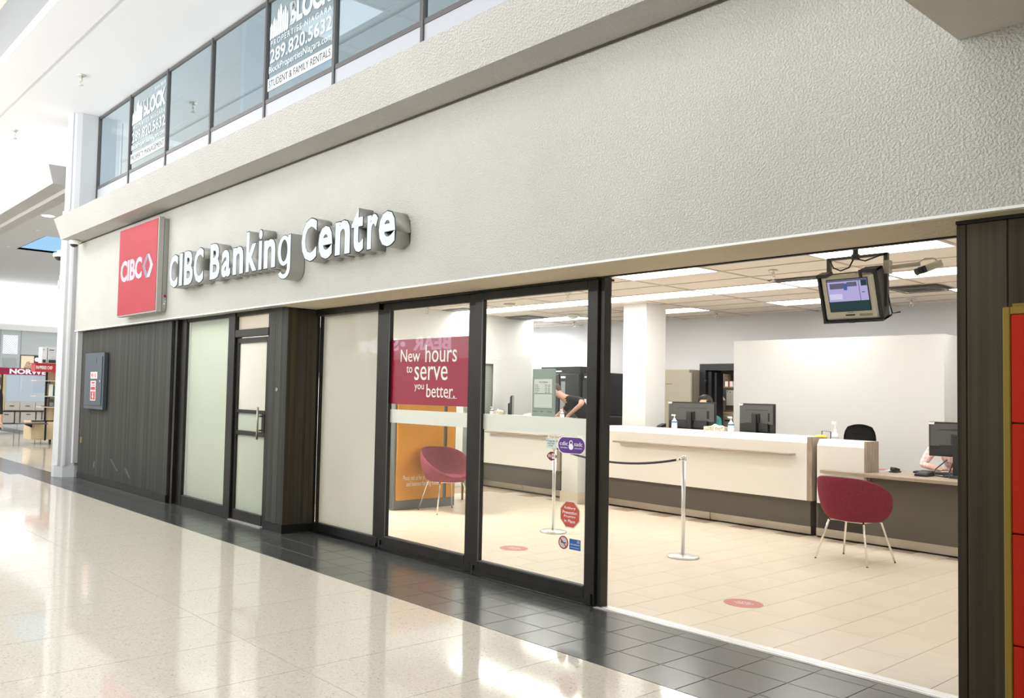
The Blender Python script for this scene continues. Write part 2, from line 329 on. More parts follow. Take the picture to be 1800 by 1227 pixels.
# bank floor
bfloor = struct('floor', MB().box(-11, -1.2, 5.09, 13, -.06, -.002), BGROUT)
bt = MB().box(.0018, .3032, .0018, .6202, -.002, .0012, bev=.0006).mesh('cream_tile', BTILE)
lt = []
for k in range(-26, 2):
    x = -2.214+.305*k
    off = 5.097 if k % 2 else 5.408-.622
    for j in range(8):
        y = off+.622*j
        if y < 5.05 or y > 9.9: continue
        if len(lt) < 290: lt.append((x, y, 0))
pieces('cream_tile', bt, bfloor, lt)
btc = MB().box(.0018, .3032, .0018, .1802, -.002, .0012, bev=.0006).mesh('cream_tile_cut', BTILE)
pieces('cream_tile_cut', btc, bfloor, [(-2.214+.305*k, 5.2265, 0) for k in range(-20, 2, 2)])
struct('trim_1', MB().box(-4.16, -1.75, 5.20, 5.225, -.002, .004).box(-4.16, -1.75, 5.095, 5.10, -.002, .006).box(-4.16, -1.75, 5.12, 5.20, -.002, .005).box(-4.16, -1.75, 5.145, 5.152, .005, .009), ALU)
struct('trim_3', MB().box(-8.2, -4.16, 5.09, 5.225, -.002, .006), BLKM)

# ------------------------------------------------------------------ facade walls
fa = MB().box(-15.1, 2.5, FY, FY+.3, SOF, 4.34)
struct('wall_front', fa, STUC)
so = MB().box(-8.2, 1.5, FY+.012, 5.13, SOF-.012, 2.977)
struct('trim_2', so, TANS)                       # soffit behind the fascia edge
struct('trim_4', MB().box(-15.1, 1.5, FY-.006, FY+.012, SOF-.008, SOF+.006), WHITE)
# cornice: sloping face, mitred left end
co = MB().prism([(FY, 4.005), (4.255, 4.005), (4.125, 4.335), (4.9, 4.345), (4.9, 4.005)], 'x', -14.9, 3.0)
struct('trim_5', co, CORN)
struct('trim_6', MB().box(-15.0, 3, FY-.014, FY, 3.99, 4.004), mat('shadow_joint', (.12, .11, .09), .9))
# bulkhead at top right
struct('ceiling', MB().box(-1.544, 4, -1.0, FY-.002, 3.353, 6.2), BULK)
# wall under the fascia, behind the bronze boards
wl = struct('wall_left', MB().box(-15.1, -11.12, 4.74, 4.95, 0, SOF), BRONZE)
nb = 26; x0 = -14.98; bwid = (14.98-11.2)/nb
bme = [boards('bronze_board_%d' % i, tuple(c*s for c in (.046, .046, .041))) for i, s in enumerate((.85, 1.0, 1.12, .93))]
for i in range(nb):
    h = MB().box(x0+i*bwid+.001, x0+(i+1)*bwid-.001, 4.70, 4.74, .10, SOF-.015, bev=.0016)
    part('board', h, bme[random.randrange(4)], wl)
part('kick_board', MB().box(-14.98, -11.2, 4.692, 4.74, 0, .10), BRONZE, wl)
part('scuff', MB().prism([(-14.2, .22), (-14.1, .25), (-14.08, .35), (-14.16, .33)], 'y', 4.6985, 4.70).prism([(-13.4, .42), (-13.1, .27), (-13.06, .28), (-13.36, .44)], 'y', 4.6985, 4.70).prism([(-12.8, .33), (-12.6, .22), (-12.52, .20), (-12.7, .35)], 'y', 4.6985, 4.70), mat('scuffed_board', (.085, .085, .078), .6, var=.5, scale=25), wl)
struct('trim_7', MB().box(-15.08, -14.985, 4.62, 4.76, .25, SOF), mat('grey_corner_trim', (.60, .60, .62), .5))

# fluted column cover at the corner
def colprof(cx, cy, rx, ry, n=44, flute=.026):
    out = []
    for i in range(n):
        a = 2*PI*i/n; k = 1-(flute/rx if (i % 4) in (1, 2) else 0); c, s = math.cos(a), math.sin(a)
        e = .62
        out.append((cx+rx*k*math.copysign(abs(c)**e, c), cy+ry*k*math.copysign(abs(s)**e, s)))
    return out
COLX, COLY = -15.36, 4.78; COLW = mat('column_white', (.56, .57, .59), .5)
column = thing('column', 'white fluted column at the far left corner of the storefront', 'column', (COLX, COLY, 0))
part('shaft', MB().prism(colprof(COLX, COLY, .275, .36), 'z', .20, 4.6), COLW, column)
part('plinth', MB().prism([(COLX+.30*math.cos(2*PI*(i+.5)/12)*1.0, COLY+.385*math.sin(2*PI*(i+.5)/12)) for i in range(12)], 'z', 0, .20), COLW, column)
part('upper_drum', MB().prism([(-15.14, 4.9), (-15.14, 4.60), (-15.17, 4.52), (-15.24, 4.455), (-15.34, 4.43), (-15.46, 4.45), (-15.55, 4.52), (-15.6, 4.62), (-15.6, 5.1), (-15.14, 5.1)], 'z', 4.35, 6.298), COLW, column)
part('joint_strip', MB().box(-15.215, -15.205, 4.465, 4.485, 4.35, 6.29), mat('seam_grey', (.55, .55, .57), .5), column)

# ------------------------------------------------------------------ upstairs windows
XM = [-15.13, -13.62, -12.12, -10.62, -9.12, -7.60, -6.10, -4.60]
MUL = mat('grey_mullion', (.10, .095, .095), .4, .3); SPAN = mat('spandrel_white', (.40, .41, .44), .4)
for i in range(7):
    a, b = XM[i], XM[i+1]
    wn = semp('window_%d' % (i+1), ((a+b)/2, 4.9, 4.35))
    f = MB().box(a-.02, a+.02, 4.87, 4.93, 4.35, 6.29).box(a+.02, b-.02, 4.88, 4.92, 5.0, 5.05).box(a+.02, b-.02, 4.88, 4.92, 6.25, 6.29)
    f.box(b-.05, b-.02, 4.885, 4.915, 5.05, 6.25)
    part('frame', f, MUL, wn)
    part('pane', MB().box(a+.02, b-.05, 4.898, 4.904, 5.05, 6.25), GLASSUP, wn)
    part('spandrel', MB().box(a+.02, b-.02, 4.89, 4.91, 4.35, 5.0), SPAN, wn)
POSTW = mat('poster_vinyl', (.60, .64, .64), .5)
def block_poster(i, last, lab):
    a, b = XM[i]+.07, XM[i+1]-.07; W = b-a; y = 4.893
    t = thing('window_poster', lab, 'poster', ((a+b)/2, y, 5.1), group=None)
    sky = MB()
    for k, (u0, u1, h) in enumerate(((0, .045, .55), (.05, .09, .72), (.095, .12, .62), (.125, .15, .95), (.155, .20, 1.06), (.205, .235, .78), (.24, .275, .90), (.28, .31, .66))):
        sky.prism([(a+W*u0, 5.77), (a+W*u1, 5.77+.02), (a+W*u1, 5.77+.30*h), (a+W*(u0+u1)/2, 5.80+.33*h), (a+W*u0, 5.77+.29*h)], 'y', y-.001, y+.001)
    part('skyline_mark', sky, POSTW, t)
    part('lettering', text('BLOCK', a+W*.33, b-.01, 5.80, 6.08, y, POSTW, .055, .001), None, t)
    part('lettering', text('PROPERTIES NIAGARA', a+W*.02, b-.02, 5.685, 5.755, y, POSTW, .0, .001, 1.25), None, t)
    part('lettering', text('289.820.5632', a+W*.01, b-.005, 5.475, 5.655, y, POSTW, .025, .001), None, t)
    part('lettering', text('BlockPropertiesNiagara.com', a, b-.005, 5.335, 5.445, y, POSTW, .012, .001), None, t)
    part('lettering', text('Since 2010', a+W*.66, b-.04, 6.12, 6.18, y, POSTW, .0, .001), None, t)
    part('band', MB().box(a-.02, b+.01, y-.001, y+.001, 5.15, 5.30), POSTW, t)
    part('band_lettering', text(last, a+.01, b-.02, 5.185, 5.27, y-.002, PRINTD, .0, .001), None, t)
block_poster(1, 'PROPERTY MANAGEMENT', 'white lettered window poster with skyline ending in a PROPERTY MANAGEMENT band')
block_poster(4, 'STUDENT & FAMILY RENTALS', 'white lettered window poster with skyline ending in a STUDENT & FAMILY RENTALS band')
# room behind the upstairs windows
struct('wall_back', MB().box(-15.6, 0, 9.0, 9.1, 4.3, 6.5).box(-9.9, -9.8, 4.95, 9, 4.3, 6.5), BLUEW)
uc = struct('ceiling', MB().box(-15.6, 0, 4.95, 9.1, 6.30, 6.4), mat('upstairs_ceiling', (.62, .64, .66), .9))
part('ceiling_grid', MB().box(-15.6, 0, 5.5, 5.53, 6.285, 6.30).box(-15.6, 0, 6.1, 6.13, 6.285, 6.30).box(-15.6, 0, 6.7, 6.73, 6.285, 6.3).box(-15.6, 0, 7.3, 7.33, 6.285, 6.3), TBAR, uc)
part('ceiling_grid', MB().box(-7.2, -7.17, 4.95, 9, 6.284, 6.301).box(-6.0, -5.97, 4.95, 9, 6.284, 6.301).box(-8.4, -8.37, 4.95, 9, 6.284, 6.301).box(-9.6, -9.57, 4.95, 9, 6.284, 6.301), TBAR, uc)
for k, (xa, ya, wh) in enumerate(((-9.55, 5.55, 'second poster'), (-7.15, 5.55, 'widest clear pane'))):
    ul = thing('ceiling_light', 'pale ceiling panel seen through the upper glass near the %s' % wh, 'light', (xa+.6, ya+.27, 6.28))
    part('frame', MB().box(xa-.02, xa+1.17, ya-.02, ya+.56, 6.278, 6.284), WHITE, ul); part('diffuser', MB().box(xa, xa+1.15, ya, ya+.54, 6.272, 6.278), emit('upstairs_panel_%d' % k, (1, 1, 1), 1.2), ul)

# ------------------------------------------------------------------ mall ceiling, upstand, opposite side
struct('ceiling', MB().box(-40, 3, 2.945, 5.0, 6.30, 6.42).box(-40, 3, 2.945, 3.52, 6.29, 6.3), MALLW)
struct('wall_right', MB().box(-46, 4, 2.945, 3.05, 6.42, 7.2), UPSHADE)
struct('ceiling', MB().box(-46, 4, 1.6, 2.945, 7.2, 7.35), mat('cream_ceiling', (.72, .70, .64), .8))
ow = struct('wall_opposite', MB().box(-46, 4, -7.3, -7.05, 2.7, 7.3), WHITE)
struct('wall_opposite', MB().box(-46, 4, -7.5, -7.3, 0, 2.7), mat('opposite_shopfront', (.42, .40, .37), .6))
struct('wall_near', MB().box(4, 4.1, -7.3, 5, 0, 6.3), WHITE)
sg = thing('shop_sign', 'glowing shop lettering over the shopfront opposite the bank, seen mirrored in its glass', 'sign', (-22.4, -7.05, 2.9))
part('lettering', text('BEAR', -19.95-1.85, -19.95, 2.98, 3.42, -7.04, SUSHI, .03, .02, plane='-xz'), None, sg)
part('dot', MB().sph((-22.35, -7.02, 3.2), .09, SUSHI), None, sg)
part('lettering', text('SUSHI', -24.9, -22.6, 2.98, 3.42, -7.04, SUSHI, .03, .02, plane='-xz'), None, sg)
for c in sg.children:                                   # lettering faces the bank: mirror about its own middle so it reads from the bank side
    if c.name.startswith('lettering'):
        xs = [v.co.x for v in c.data.vertices]; mid = (min(xs)+max(xs))/2
        for v in c.data.vertices: v.co.x = 2*mid-v.co.x

def sprinkler(name, loc, lab, group=None, k=1.0):
    t = thing('sprinkler', lab, 'sprinkler', loc, group=group); x, y, z = loc
    part('escutcheon', MB().lathe([(.045*k, 0), (.04*k, -.008*k), (.02*k, -.014*k)], loc, 14, CHROME), None, t)
    part('head', MB().cyl((x, y, z-.012*k), (x, y, z-.06*k), .016*k, .012*k, 10, CHROME).tube([(x-.018*k, y, z-.05*k), (x-.02*k, y, z-.075*k), (x, y, z-.095*k)], .004*k, 6, CHROME).tube([(x+.018*k, y, z-.05*k), (x+.02*k, y, z-.075*k), (x, y, z-.095*k)], .004*k, 6, CHROME), None, t)
    part('deflector', MB().lathe([(.024*k, 0), (.024*k, -.004*k)], (x, y, z-.095*k), 12, CHROME), None, t)
sprinkler('s', (-13.29, 3.99, 6.30), 'small sprinkler on the white mall ceiling above the second upper window', None, 1.6)
sprinkler('s', (-17.05, 3.97, 6.30), 'small sprinkler on the white mall ceiling left of the white column', None, 1.6)

# ------------------------------------------------------------------ storefront, left part (frames at y 4.77)
struct('wall_left', MB().box(-11.12, -8.2, 4.95, 4.99, 2.46, SOF).box(-11.12, -11.06, 4.72, 4.95, 0, SOF), BRONZE)
w1 = semp('window_8', (-10.25, 4.8, 0))
part('frame', MB().box(-11.06, -10.88, 4.77, 4.87, 0, SOF, .004).box(-10.88, -9.62, 4.78, 4.86, 2.447, SOF, .003).box(-10.88, -9.62, 4.775, 4.865, 0, .14, .004), BRONZE, w1)
part('pane', MB().box(-10.885, -9.615, 4.815, 4.823, .135, 2.45), FROSTL, w1)
part('clear_edge', MB().box(-10.88, -10.82, 4.81, 4.814, .14, 2.447), mat('pale_edge', (.50, .52, .47), .4), w1)
d1 = semp('door_1', (-9.0, 4.8, 0))
part('post', MB().box(-9.62, -9.45, 4.76, 4.87, 0, SOF, .005), BRONZE, d1)
part('transom_frame', MB().box(-9.45, -8.63, 4.775, 4.865, 2.445, SOF).box(-9.45, -8.63, 4.765, 4.865, 2.19, 2.28, .004).box(-8.645, -8.60, 4.775, 4.865, 0, SOF), BRONZE, d1)
part('transom_pane', MB().box(-9.45, -8.645, 4.815, 4.821, 2.28, 2.445), mat('transom_film', (.66, .58, .46), .35), d1)
dl = part('leaf', MB().box(-9.44, -9.385, 4.79, 4.84, .012, 2.18, .004).box(-8.70, -8.65, 4.79, 4.84, .012, 2.18, .004).box(-9.385, -8.70, 4.79, 4.84, 2.12, 2.18).box(-9.385, -8.70, 4.79, 4.84, 1.285, 1.325, .004).box(-9.385, -8.70, 4.79, 4.84, 1.025, 1.075, .004).box(-9.385, -8.70, 4.785, 4.845, .012, .135, .004).box(-8.76, -8.70, 4.785, 4.845, 1.075, 1.285), BRONZE, d1)
part('pane', MB().box(-9.385, -8.70, 4.812, 4.818, .135, 1.03), FROSTL, dl); part('pane', MB().box(-9.385, -8.70, 4.812, 4.818, 1.07, 1.29), FROSTL, dl); part('pane', MB().box(-9.385, -8.70, 4.812, 4.818, 1.32, 2.125), FROSTR, dl)
part('pull_handle', MB().cyl((-8.745, 4.725, .995), (-8.745, 4.725, 1.365), .012, n=12).cyl((-8.745, 4.725, 1.10), (-8.745, 4.79, 1.10), .008).cyl((-8.745, 4.725, 1.26), (-8.745, 4.79, 1.26), .008), STEEL, dl, label='brushed steel bar handle')
struct('trim_8', MB().box(-9.44, -8.64, 4.74, 4.78, 0, .012), mat('sill_grey', (.35, .34, .32), .5))
# bronze pier between door and sliding doors
pier = struct('wall_pier', MB().box(-8.60, -8.22, 4.79, 5.2, 0, SOF), BRONZE)
for i in range(3):
    xa = -8.60+i*.1333
    part('board', MB().box(xa+.001, xa+.1323, 4.77, 4.79, .09, SOF-.006, .003), bme[(i+1) % 3], pier)
for i in range(3):
    ya = 4.772+i*.128
    part('board', MB().box(-8.22, -8.20, ya, ya+.1265, .09, SOF-.006, .003), [BOARDB, boards('bb2', (.04, .035, .026)), boards('bb3', (.05, .042, .03))][i], pier)
part('base_board', MB().box(-8.605, -8.195, 4.762, 5.16, 0, .09), BLKM, pier)
part('key_switch', MB().cyl((-8.40, 4.762, 1.571), (-8.40, 4.772, 1.571), .022, n=16), CHROME, pier, label='small round chrome key switch')
# small stickers near left window bottom
single('sticker', MB().box(-9.705, -9.63, 4.808, 4.812, .16, .25), BLUE, 'small blue square sticker at the foot of the left frosted window', 'sticker')

# ------------------------------------------------------------------ sliding door bank
wf = semp('window_9', (-7.66, 5.2, 0))
part('frame', MB().box(-8.2, -7.0, 5.125, 5.26, 2.41, SOF-.0125).box(-8.2, -7.0, 5.17, 5.26, 0, .10, .004).box(-7.09, -6.98, 5.18, 5.27, 0, SOF-.012, .004).box(-8.2, -8.17, 5.19, 5.26, 0, SOF-.012), BRONZE, wf)
part('track_rail', MB().box(-8.2, -7.0, 5.155, 5.17, .015, .05), BLKM, wf); part('pane', MB().box(-8.18, -7.09, 5.22, 5.228, .10, 2.415), FROSTR, wf)
def leaf(n, xa, xb, y, lw, rw):
    d = semp('door_%d' % n, ((xa+xb)/2, y, 0))
    part('stile', MB().box(xa, xa+lw, y, y+.05, .008, 2.465, .004), BRONZE, d); part('stile', MB().box(xb-rw, xb, y, y+.05, .008, 2.465, .004), BRONZE, d)
    part('top_rail', MB().box(xa+lw, xb-rw, y, y+.05, 2.395, 2.465, .003), BRONZE, d); part('bottom_rail', MB().box(xa+lw, xb-rw, y, y+.05, .035, .138, .004), BRONZE, d)
    part('brush_strip', MB().box(xa+lw*.4, xb-rw*.4, y-.012, y, .010, .045).box(xa+.02, xa+.05, y-.014, y, .01, .09).box(xb-.05, xb-.02, y-.014, y, .01, .09), BLKM, d)
    part('bead', MB().box(xa+lw, xb-rw, y-.006, y, .128, .14).box(xa+lw-.004, xa+lw+.008, y-.006, y, .13, 2.4), DGREY, d)
    part('pane', MB().box(xa+lw-.005, xb-rw+.005, y+.022, y+.028, .135, 2.40), GLASS, d); return d
leaf(2, -6.97, -5.56, 5.16, .115, .115); leaf(3, -5.535, -4.165, 5.105, .10, .10)
struct('trim_9', MB().box(-7.0, -4.165, 5.09, 5.3, 2.466, SOF-.013).box(-4.155, -4.12, 5.13, 5.21, 0, SOF-.012), BRONZE)
struct('trim_10', MB().box(-4.16, -1.6, 5.105, 5.135, SOF-.022, SOF-.0125), BLKM)
po = thing('window_poster', 'crimson poster reading New hours to serve you better on the sliding glass', 'poster', (-6.27, 5.192, 1.45))
part('sheet', MB().box(-6.862, -5.672, 5.192, 5.195, 1.455, 2.095), CRIM, po)
for s_, a, b, c, d in (('New', -6.704, -6.399, 1.872, 1.995), ('hours', -6.318, -5.863, 1.864, 2.032), ('to', -6.606, -6.515, 1.765, 1.832), ('serve', -6.48, -5.989, 1.693, 1.826), ('you', -6.475, -6.33, 1.583, 1.652), ('better.', -6.29, -5.882, 1.53, 1.657)):
    part('lettering', text(s_, a, b, c, d, 5.192, PRINTW, .0, .001), None, po)
part('underline', MB().box(-5.99, -5.85, 5.1905, 5.192, 1.526, 1.530), PRINTW, po)
single('film_band', MB().box(-6.862, -5.672, 5.192, 5.195, 1.268, 1.40), WFILM, 'white film band on the left sliding glass below the crimson poster', 'film', 'white film bands')
single('film_band', MB().box(-5.438, -4.262, 5.136, 5.139, 1.268, 1.40), WFILM, 'white film band on the right sliding glass beside the opening', 'film', 'white film bands')
YS = 5.121
st = thing('sticker', 'purple rounded sticker with a white padlock on the right sliding glass', 'sticker', (-4.42, YS, 1.19))
pl = []
for i in range(24):
    a = 2*PI*i/24; pl.append((-4.418+(.072 if math.cos(a) > 0 else -.072)+.062*math.cos(a), 1.188+.062*math.sin(a)))
part('backing', MB().prism([(p[0]*1.0+(p[0]+4.418)*.06, 1.188+(p[1]-1.188)*1.08) for p in pl], 'y', YS-.0006, YS+.002), PRINTW, st)
part('ground', MB().prism(pl, 'y', YS-.0015, YS-.0006), PURPLE, st)
part('lettering', text('cdic', -4.535, -4.452, 1.185, 1.217, YS-.0015, PRINTW, 0, .0008), None, st); part('lettering', text('sadc', -4.388, -4.305, 1.185, 1.217, YS-.0015, PRINTW, 0, .0008), None, st)
lk = MB().prism([(-4.42+.024*math.cos(2*PI*i/16), 1.178+.024*math.sin(2*PI*i/16)) for i in range(16)], 'y', YS-.0026, YS-.0015, PRINTW)
lk.tube([(-4.434, YS-.002, 1.195), (-4.434, YS-.002, 1.212), (-4.428, YS-.002, 1.222), (-4.42, YS-.002, 1.226), (-4.412, YS-.002, 1.222), (-4.406, YS-.002, 1.212), (-4.406, YS-.002, 1.195)], .004, 6, PRINTW)
part('padlock', lk, None, st)
part('small_print', text('DEPOSIT INSURANCE', -4.53, -4.455, 1.163, 1.172, YS-.0015, PRINTW, 0, .0006), None, st); part('small_print', text("ASSURANCE-DEPOTS", -4.385, -4.31, 1.163, 1.172, YS-.0015, PRINTW, 0, .0006), None, st)
st = thing('sticker', 'small maroon cloud-shaped wi-fi sticker on the right sliding glass', 'sticker', (-4.62, YS, 1.06))
part('ground', MB().prism([(-4.62+.048*math.cos(2*PI*i/32)*(1+.06*math.cos(8*PI*i/32)), 1.091+.034*math.sin(2*PI*i/32)*(1+.06*math.cos(8*PI*i/32))) for i in range(32)], 'y', YS-.001, YS+.002), MAROON, st)
part('lettering', text('Wi', -4.66, -4.622, 1.078, 1.106, YS-.001, PRINTW, 0, .0008), None, st)
part('badge', MB().box(-4.616, -4.580, YS-.0016, YS-.001, 1.072, 1.112), PRINTW, st); part('badge_lettering', text('Fi', -4.61, -4.588, 1.08, 1.106, YS-.0016, MAROON, .02, .0008), None, st)
st = thing('sticker', 'small pale green notice sticker beside the purple one on the glass', 'sticker', (-4.63, YS, 1.15))
part('ground', MB().box(-4.678, -4.578, YS-.001, YS+.002, 1.152, 1.234), mat('pale_green_print', (.62, .72, .68), .5), st)
part('lettering', text('WE ARE OPEN', -4.655, -4.59, 1.203, 1.216, YS-.001, PRINTD, 0, .0006), None, st); part('lettering', text('PLEASE WEAR', -4.665, -4.59, 1.186, 1.197, YS-.001, PRINTD, 0, .0006), None, st); part('lettering', text('A MASK', -4.655, -4.605, 1.168, 1.18, YS-.001, PRINTD, 0, .0006), None, st)
part('tick', MB().prism([(-4.676, 1.214), (-4.668, 1.206), (-4.656, 1.224), (-4.658, 1.226), (-4.668, 1.212), (-4.673, 1.217)], 'y', YS-.0016, YS-.001), BLUE, st)
st = thing('sticker', 'red octagonal robbery prevention sticker low on the right sliding glass', 'sticker', (-4.42, YS, .55))
oc = lambda r, rz: [(-4.4215+r*math.cos(PI/8+PI*i/4), .654+rz*math.sin(PI/8+PI*i/4)) for i in range(8)]
part('backing', MB().prism(oc(.109, .113), 'y', YS-.0006, YS+.002), mat('sticker_cream', (.74, .70, .62), .5), st); part('ground', MB().prism(oc(.100, .104), 'y', YS-.0014, YS-.0006), OCTO, st)
for s_, z, hw in (('Robbery', .700, .055), ('Prevention', .667, .074), ('Program', .634, .058), ('in Place', .601, .055)):
    part('lettering', text(s_, -4.4215-hw, -4.4215+hw, z-.012, z+.014, YS-.0014, PRINTW, .02, .0008), None, st)
st = thing('sticker', 'round no smoking sticker at the foot of the right sliding glass', 'sticker', (-4.484, YS, .38))
ci = lambda r: [(-4.484+r*math.cos(2*PI*i/28), .431+r*1.02*math.sin(2*PI*i/28)) for i in range(28)]
part('ring', MB().prism(ci(.050), 'y', YS-.0008, YS+.002), mat('no_smoking_red', (.42, .02, .03), .4), st); part('ground', MB().prism(ci(.040), 'y', YS-.0014, YS-.0008), mat('no_smoking_grey', (.62, .62, .60), .4), st)
part('cigarette', MB().box(-4.506, -4.455, YS-.002, YS-.0014, .426, .434).prism([(-4.505, .434), (-4.498, .434), (-4.502, .452), (-4.508, .446)], 'y', YS-.002, YS-.0014), PRINTD, st)
part('slash', MB().prism([(-4.516, .468), (-4.522, .462), (-4.452, .394), (-4.446, .400)], 'y', YS-.0026, YS-.002), mat('no_smoking_red', (.42, .02, .03)), st)
st = thing('sticker', 'blue rectangular sticker right of the no smoking sign on the glass', 'sticker', (-4.367, YS, .388))
part('ground', MB().box(-4.422, -4.312, YS-.001, YS+.002, .388, .470), BLUE, st); part('lettering', text('Caution: automatic door', -4.414, -4.32, .425, .436, YS-.001, PRINTW, 0, .0006), None, st)
part('lines', MB().box(-4.345, -4.32, YS-.0016, YS-.001, .445, .447).box(-4.345, -4.32, YS-.0016, YS-.001, .452, .454).box(-4.345, -4.32, YS-.0016, YS-.001, .459, .461).box(-4.414, -4.325, YS-.0016, YS-.001, .405, .407), PRINTW, st)
# right pier
rp = struct('wall_pier', MB().box(-1.60, 1.5, 4.75, 5.6, 0, SOF-.014), BRONZE)
xs = [-1.60, -1.555, -1.38, -1.215, -1.05, -.885, -.72, -.555]
for i in range(len(xs)-1):
    part('board', MB().box(xs[i]+.001, xs[i+1]-.001, 4.72, 4.75, .0, SOF-.03, .004), [PIERB, PIERC, PIERB, PIERB, PIERB, PIERB, PIERB][i], rp)
part('header_board', MB().box(-1.6, 1.5, 4.715, 4.75, SOF-.03, SOF-.012), BLKM, rp)
part('scratch', MB().prism([(-1.405, 1.935), (-1.36, 1.945), (-1.31, 1.938), (-1.32, 1.93), (-1.37, 1.932)], 'y', 4.7185, 4.72), BLKM, rp)
struct('wall_right', MB().box(-1.75, -1.2, 5.6, 13, 0, 3.02), BWHITE)

# ------------------------------------------------------------------ facade signs
YF = 4.43
let = thing('storefront_sign', 'row of white lit channel letters with deep grey sides on the fascia', 'sign', (-8.3, 4.58, 2.85))
meas = [('C', -10.462, -10.192, 2.821, 3.250), ('I', -10.150, -10.050, 2.826, 3.247), ('B', -10.004, -9.740, 2.821, 3.252), ('C', -9.724, -9.452, 2.820, 3.251), ('B', -9.276, -9.013, 2.826, 3.254), ('a', -8.977, -8.745, 2.821, 3.148), ('n', -8.695, -8.440, 2.826, 3.146), ('k', -8.385, -8.134, 2.828, 3.279), ('i', -8.105, -8.017, 2.826, 3.267), ('n', -7.985, -7.735, 2.825, 3.141), ('g', -7.688, -7.435, 2.692, 3.136), ('C', -7.231, -6.945, 2.813, 3.241), ('e', -6.919, -6.668, 2.806, 3.133), ('n', -6.63, -6.378, 2.815, 3.142), ('t', -6.364, -6.170, 2.807, 3.213), ('r', -6.12, -5.952, 2.812, 3.132), ('e', -5.947, -5.702, 2.808, 3.127)]
k_ = YF/4.33
def glyph_g(a, b, c, d, y0, y1, t, m):
    """single-storey g: bowl ring, stem and hooked tail"""
    base = c+.30*(d-c); q = MB(); cx = (a+b)/2; rx = (b-a)/2; zc = (base+d)/2; rz = (d-base)/2; n = 22
    def arc(cz, ro, ri, zo, zi, a0, a1, k):
        for i in range(k):
            p, r = a0+(a1-a0)*i/k, a0+(a1-a0)*(i+1)/k
            q.prism([(cx+ro*math.cos(p), cz+zo*math.sin(p)), (cx+ro*math.cos(r), cz+zo*math.sin(r)), (cx+ri*math.cos(r), cz+zi*math.sin(r)), (cx+ri*math.cos(p), cz+zi*math.sin(p))], 'y', y0, y1, m)
    arc(zc, rx, rx-t, rz, rz-t*.72, 0, 2*PI, n)
    zt = c+.24*(d-c); arc(zt, rx, rx-t, zt-c, zt-c-t*.78, 0, -PI*.84, 12)
    q.prism([(b-t, zt), (b, zt), (b, d-.004), (b-t*.85, d-.004)], 'y', y0, y1, m); return q
for ch, a, b, c, d in meas:
    a, b, c, d = a*k_, b*k_, 1.56+(c-1.56)*k_, 1.56+(d-1.56)*k_
    if ch == 'g':
        body = part('letter', glyph_g(a-.006, b+.006, c-.006, d+.006, YF, 4.59, .074, SIGNGREY), None, let); part('letter_trim', glyph_g(a-.006, b+.006, c-.006, d+.006, YF-.003, YF, .074, BLACK), None, body); part('letter_face', glyph_g(a+.002, b-.002, c+.002, d-.002, YF-.006, YF-.003, .058, LETTER), None, body); continue
    body = part('letter', text(ch, a, b, c, d, 4.59, SIGNGREY, .037, 4.59-YF), None, let)
    part('letter_trim', text(ch, a-.002, b+.002, c-.002, d+.002, YF, BLACK, .038, .003), None, body)
    part('letter_face', text(ch, a+.008, b-.008, c+.008, d-.008, YF-.003, LETTER, .027, .003), None, body)
ls = thing('logo_sign', 'red lit box sign with white bank initials and diamond logo', 'sign', (-11.9, 4.6, 2.585))
part('case', MB().box(-12.64, -11.17, 4.45, 4.53, 2.585, 3.885, .006).box(-12.58, -11.24, 4.53, 4.6, 2.64, 3.84), SIGNGREY, ls)
part('side_cover', MB().box(-11.24, -11.175, 4.535, 4.598, 2.60, 3.87, .004), mat('sign_side_grey', (.33, .33, .31), .45, .4), ls)
part('face', MB().box(-12.625, -11.19, 4.444, 4.45, 2.605, 3.868), SIGNRED, ls)
part('lettering', text('CIBC', -12.535, -11.72, 3.09, 3.40, 4.444, LOGOW, .03, .003), None, ls)
D = lambda p, q: [(x_, z_) for x_, z_ in p]
part('diamond_mark', MB().prism([(-11.505, 3.405), (-11.455, 3.405), (-11.315, 3.24), (-11.425, 3.08), (-11.52, 3.08), (-11.405, 3.245)], 'y', 4.440, 4.444, LOGOW).prism([(-11.455, 3.405), (-11.545, 3.405), (-11.69, 3.25), (-11.56, 3.08), (-11.47, 3.08), (-11.605, 3.245)], 'y', 4.441, 4.444, LOGOL), None, ls)
part('isolator_switch', MB().box(-11.176, -11.168, 4.545, 4.59, 2.64, 2.82), SIGNGREY, ls); part('indicator', MB().cyl((-11.172, 4.567, 2.805), (-11.163, 4.567, 2.805), .018, n=12), LEDR, ls, label='dark red oval indicator lamp')
part('switch_knob', MB().cyl((-11.172, 4.562, 2.70), (-11.160, 4.562, 2.70), .010, n=10).cyl((-11.172, 4.575, 2.735), (-11.160, 4.575, 2.735), .006, n=8), PRINTW, ls)
def dome(loc, lab, r=.085):
    t = thing('dome_camera', lab, 'camera', loc); x, y, z = loc
    part('housing', MB().lathe([(r*.86, 0), (r, -.01), (r, -.055), (r*.92, -.075)], loc, 24, PRINTW), None, t)
    part('dome', MB().sph((x, y, z-.07), r*.8, mat('smoked_dome', (.015, .015, .018), .1), sc=(1, 1, .75)), None, t); return t
dome((-14.76, 4.43, 4.004), 'small white dome camera under the left end of the cornice')
t = dome((-16.2, 4.62, 3.97), 'larger white dome camera beside the white column shaft', .12)
part('bracket', MB().box(-16.2, -15.62, 4.60, 4.64, 3.97, 4.02).cyl((-16.2, 4.62, 3.97), (-16.2, 4.62, 4.02), .05), PRINTW, t)
fc = thing('fire_hose_cabinet', 'slate blue fire hose cabinet on the dark board wall', 'cabinet', (-14.08, 4.68, 1.19))
part('body', MB().box(-14.55, -13.635, 4.625, 4.691, 1.19, 2.10, .004), CAB, fc)
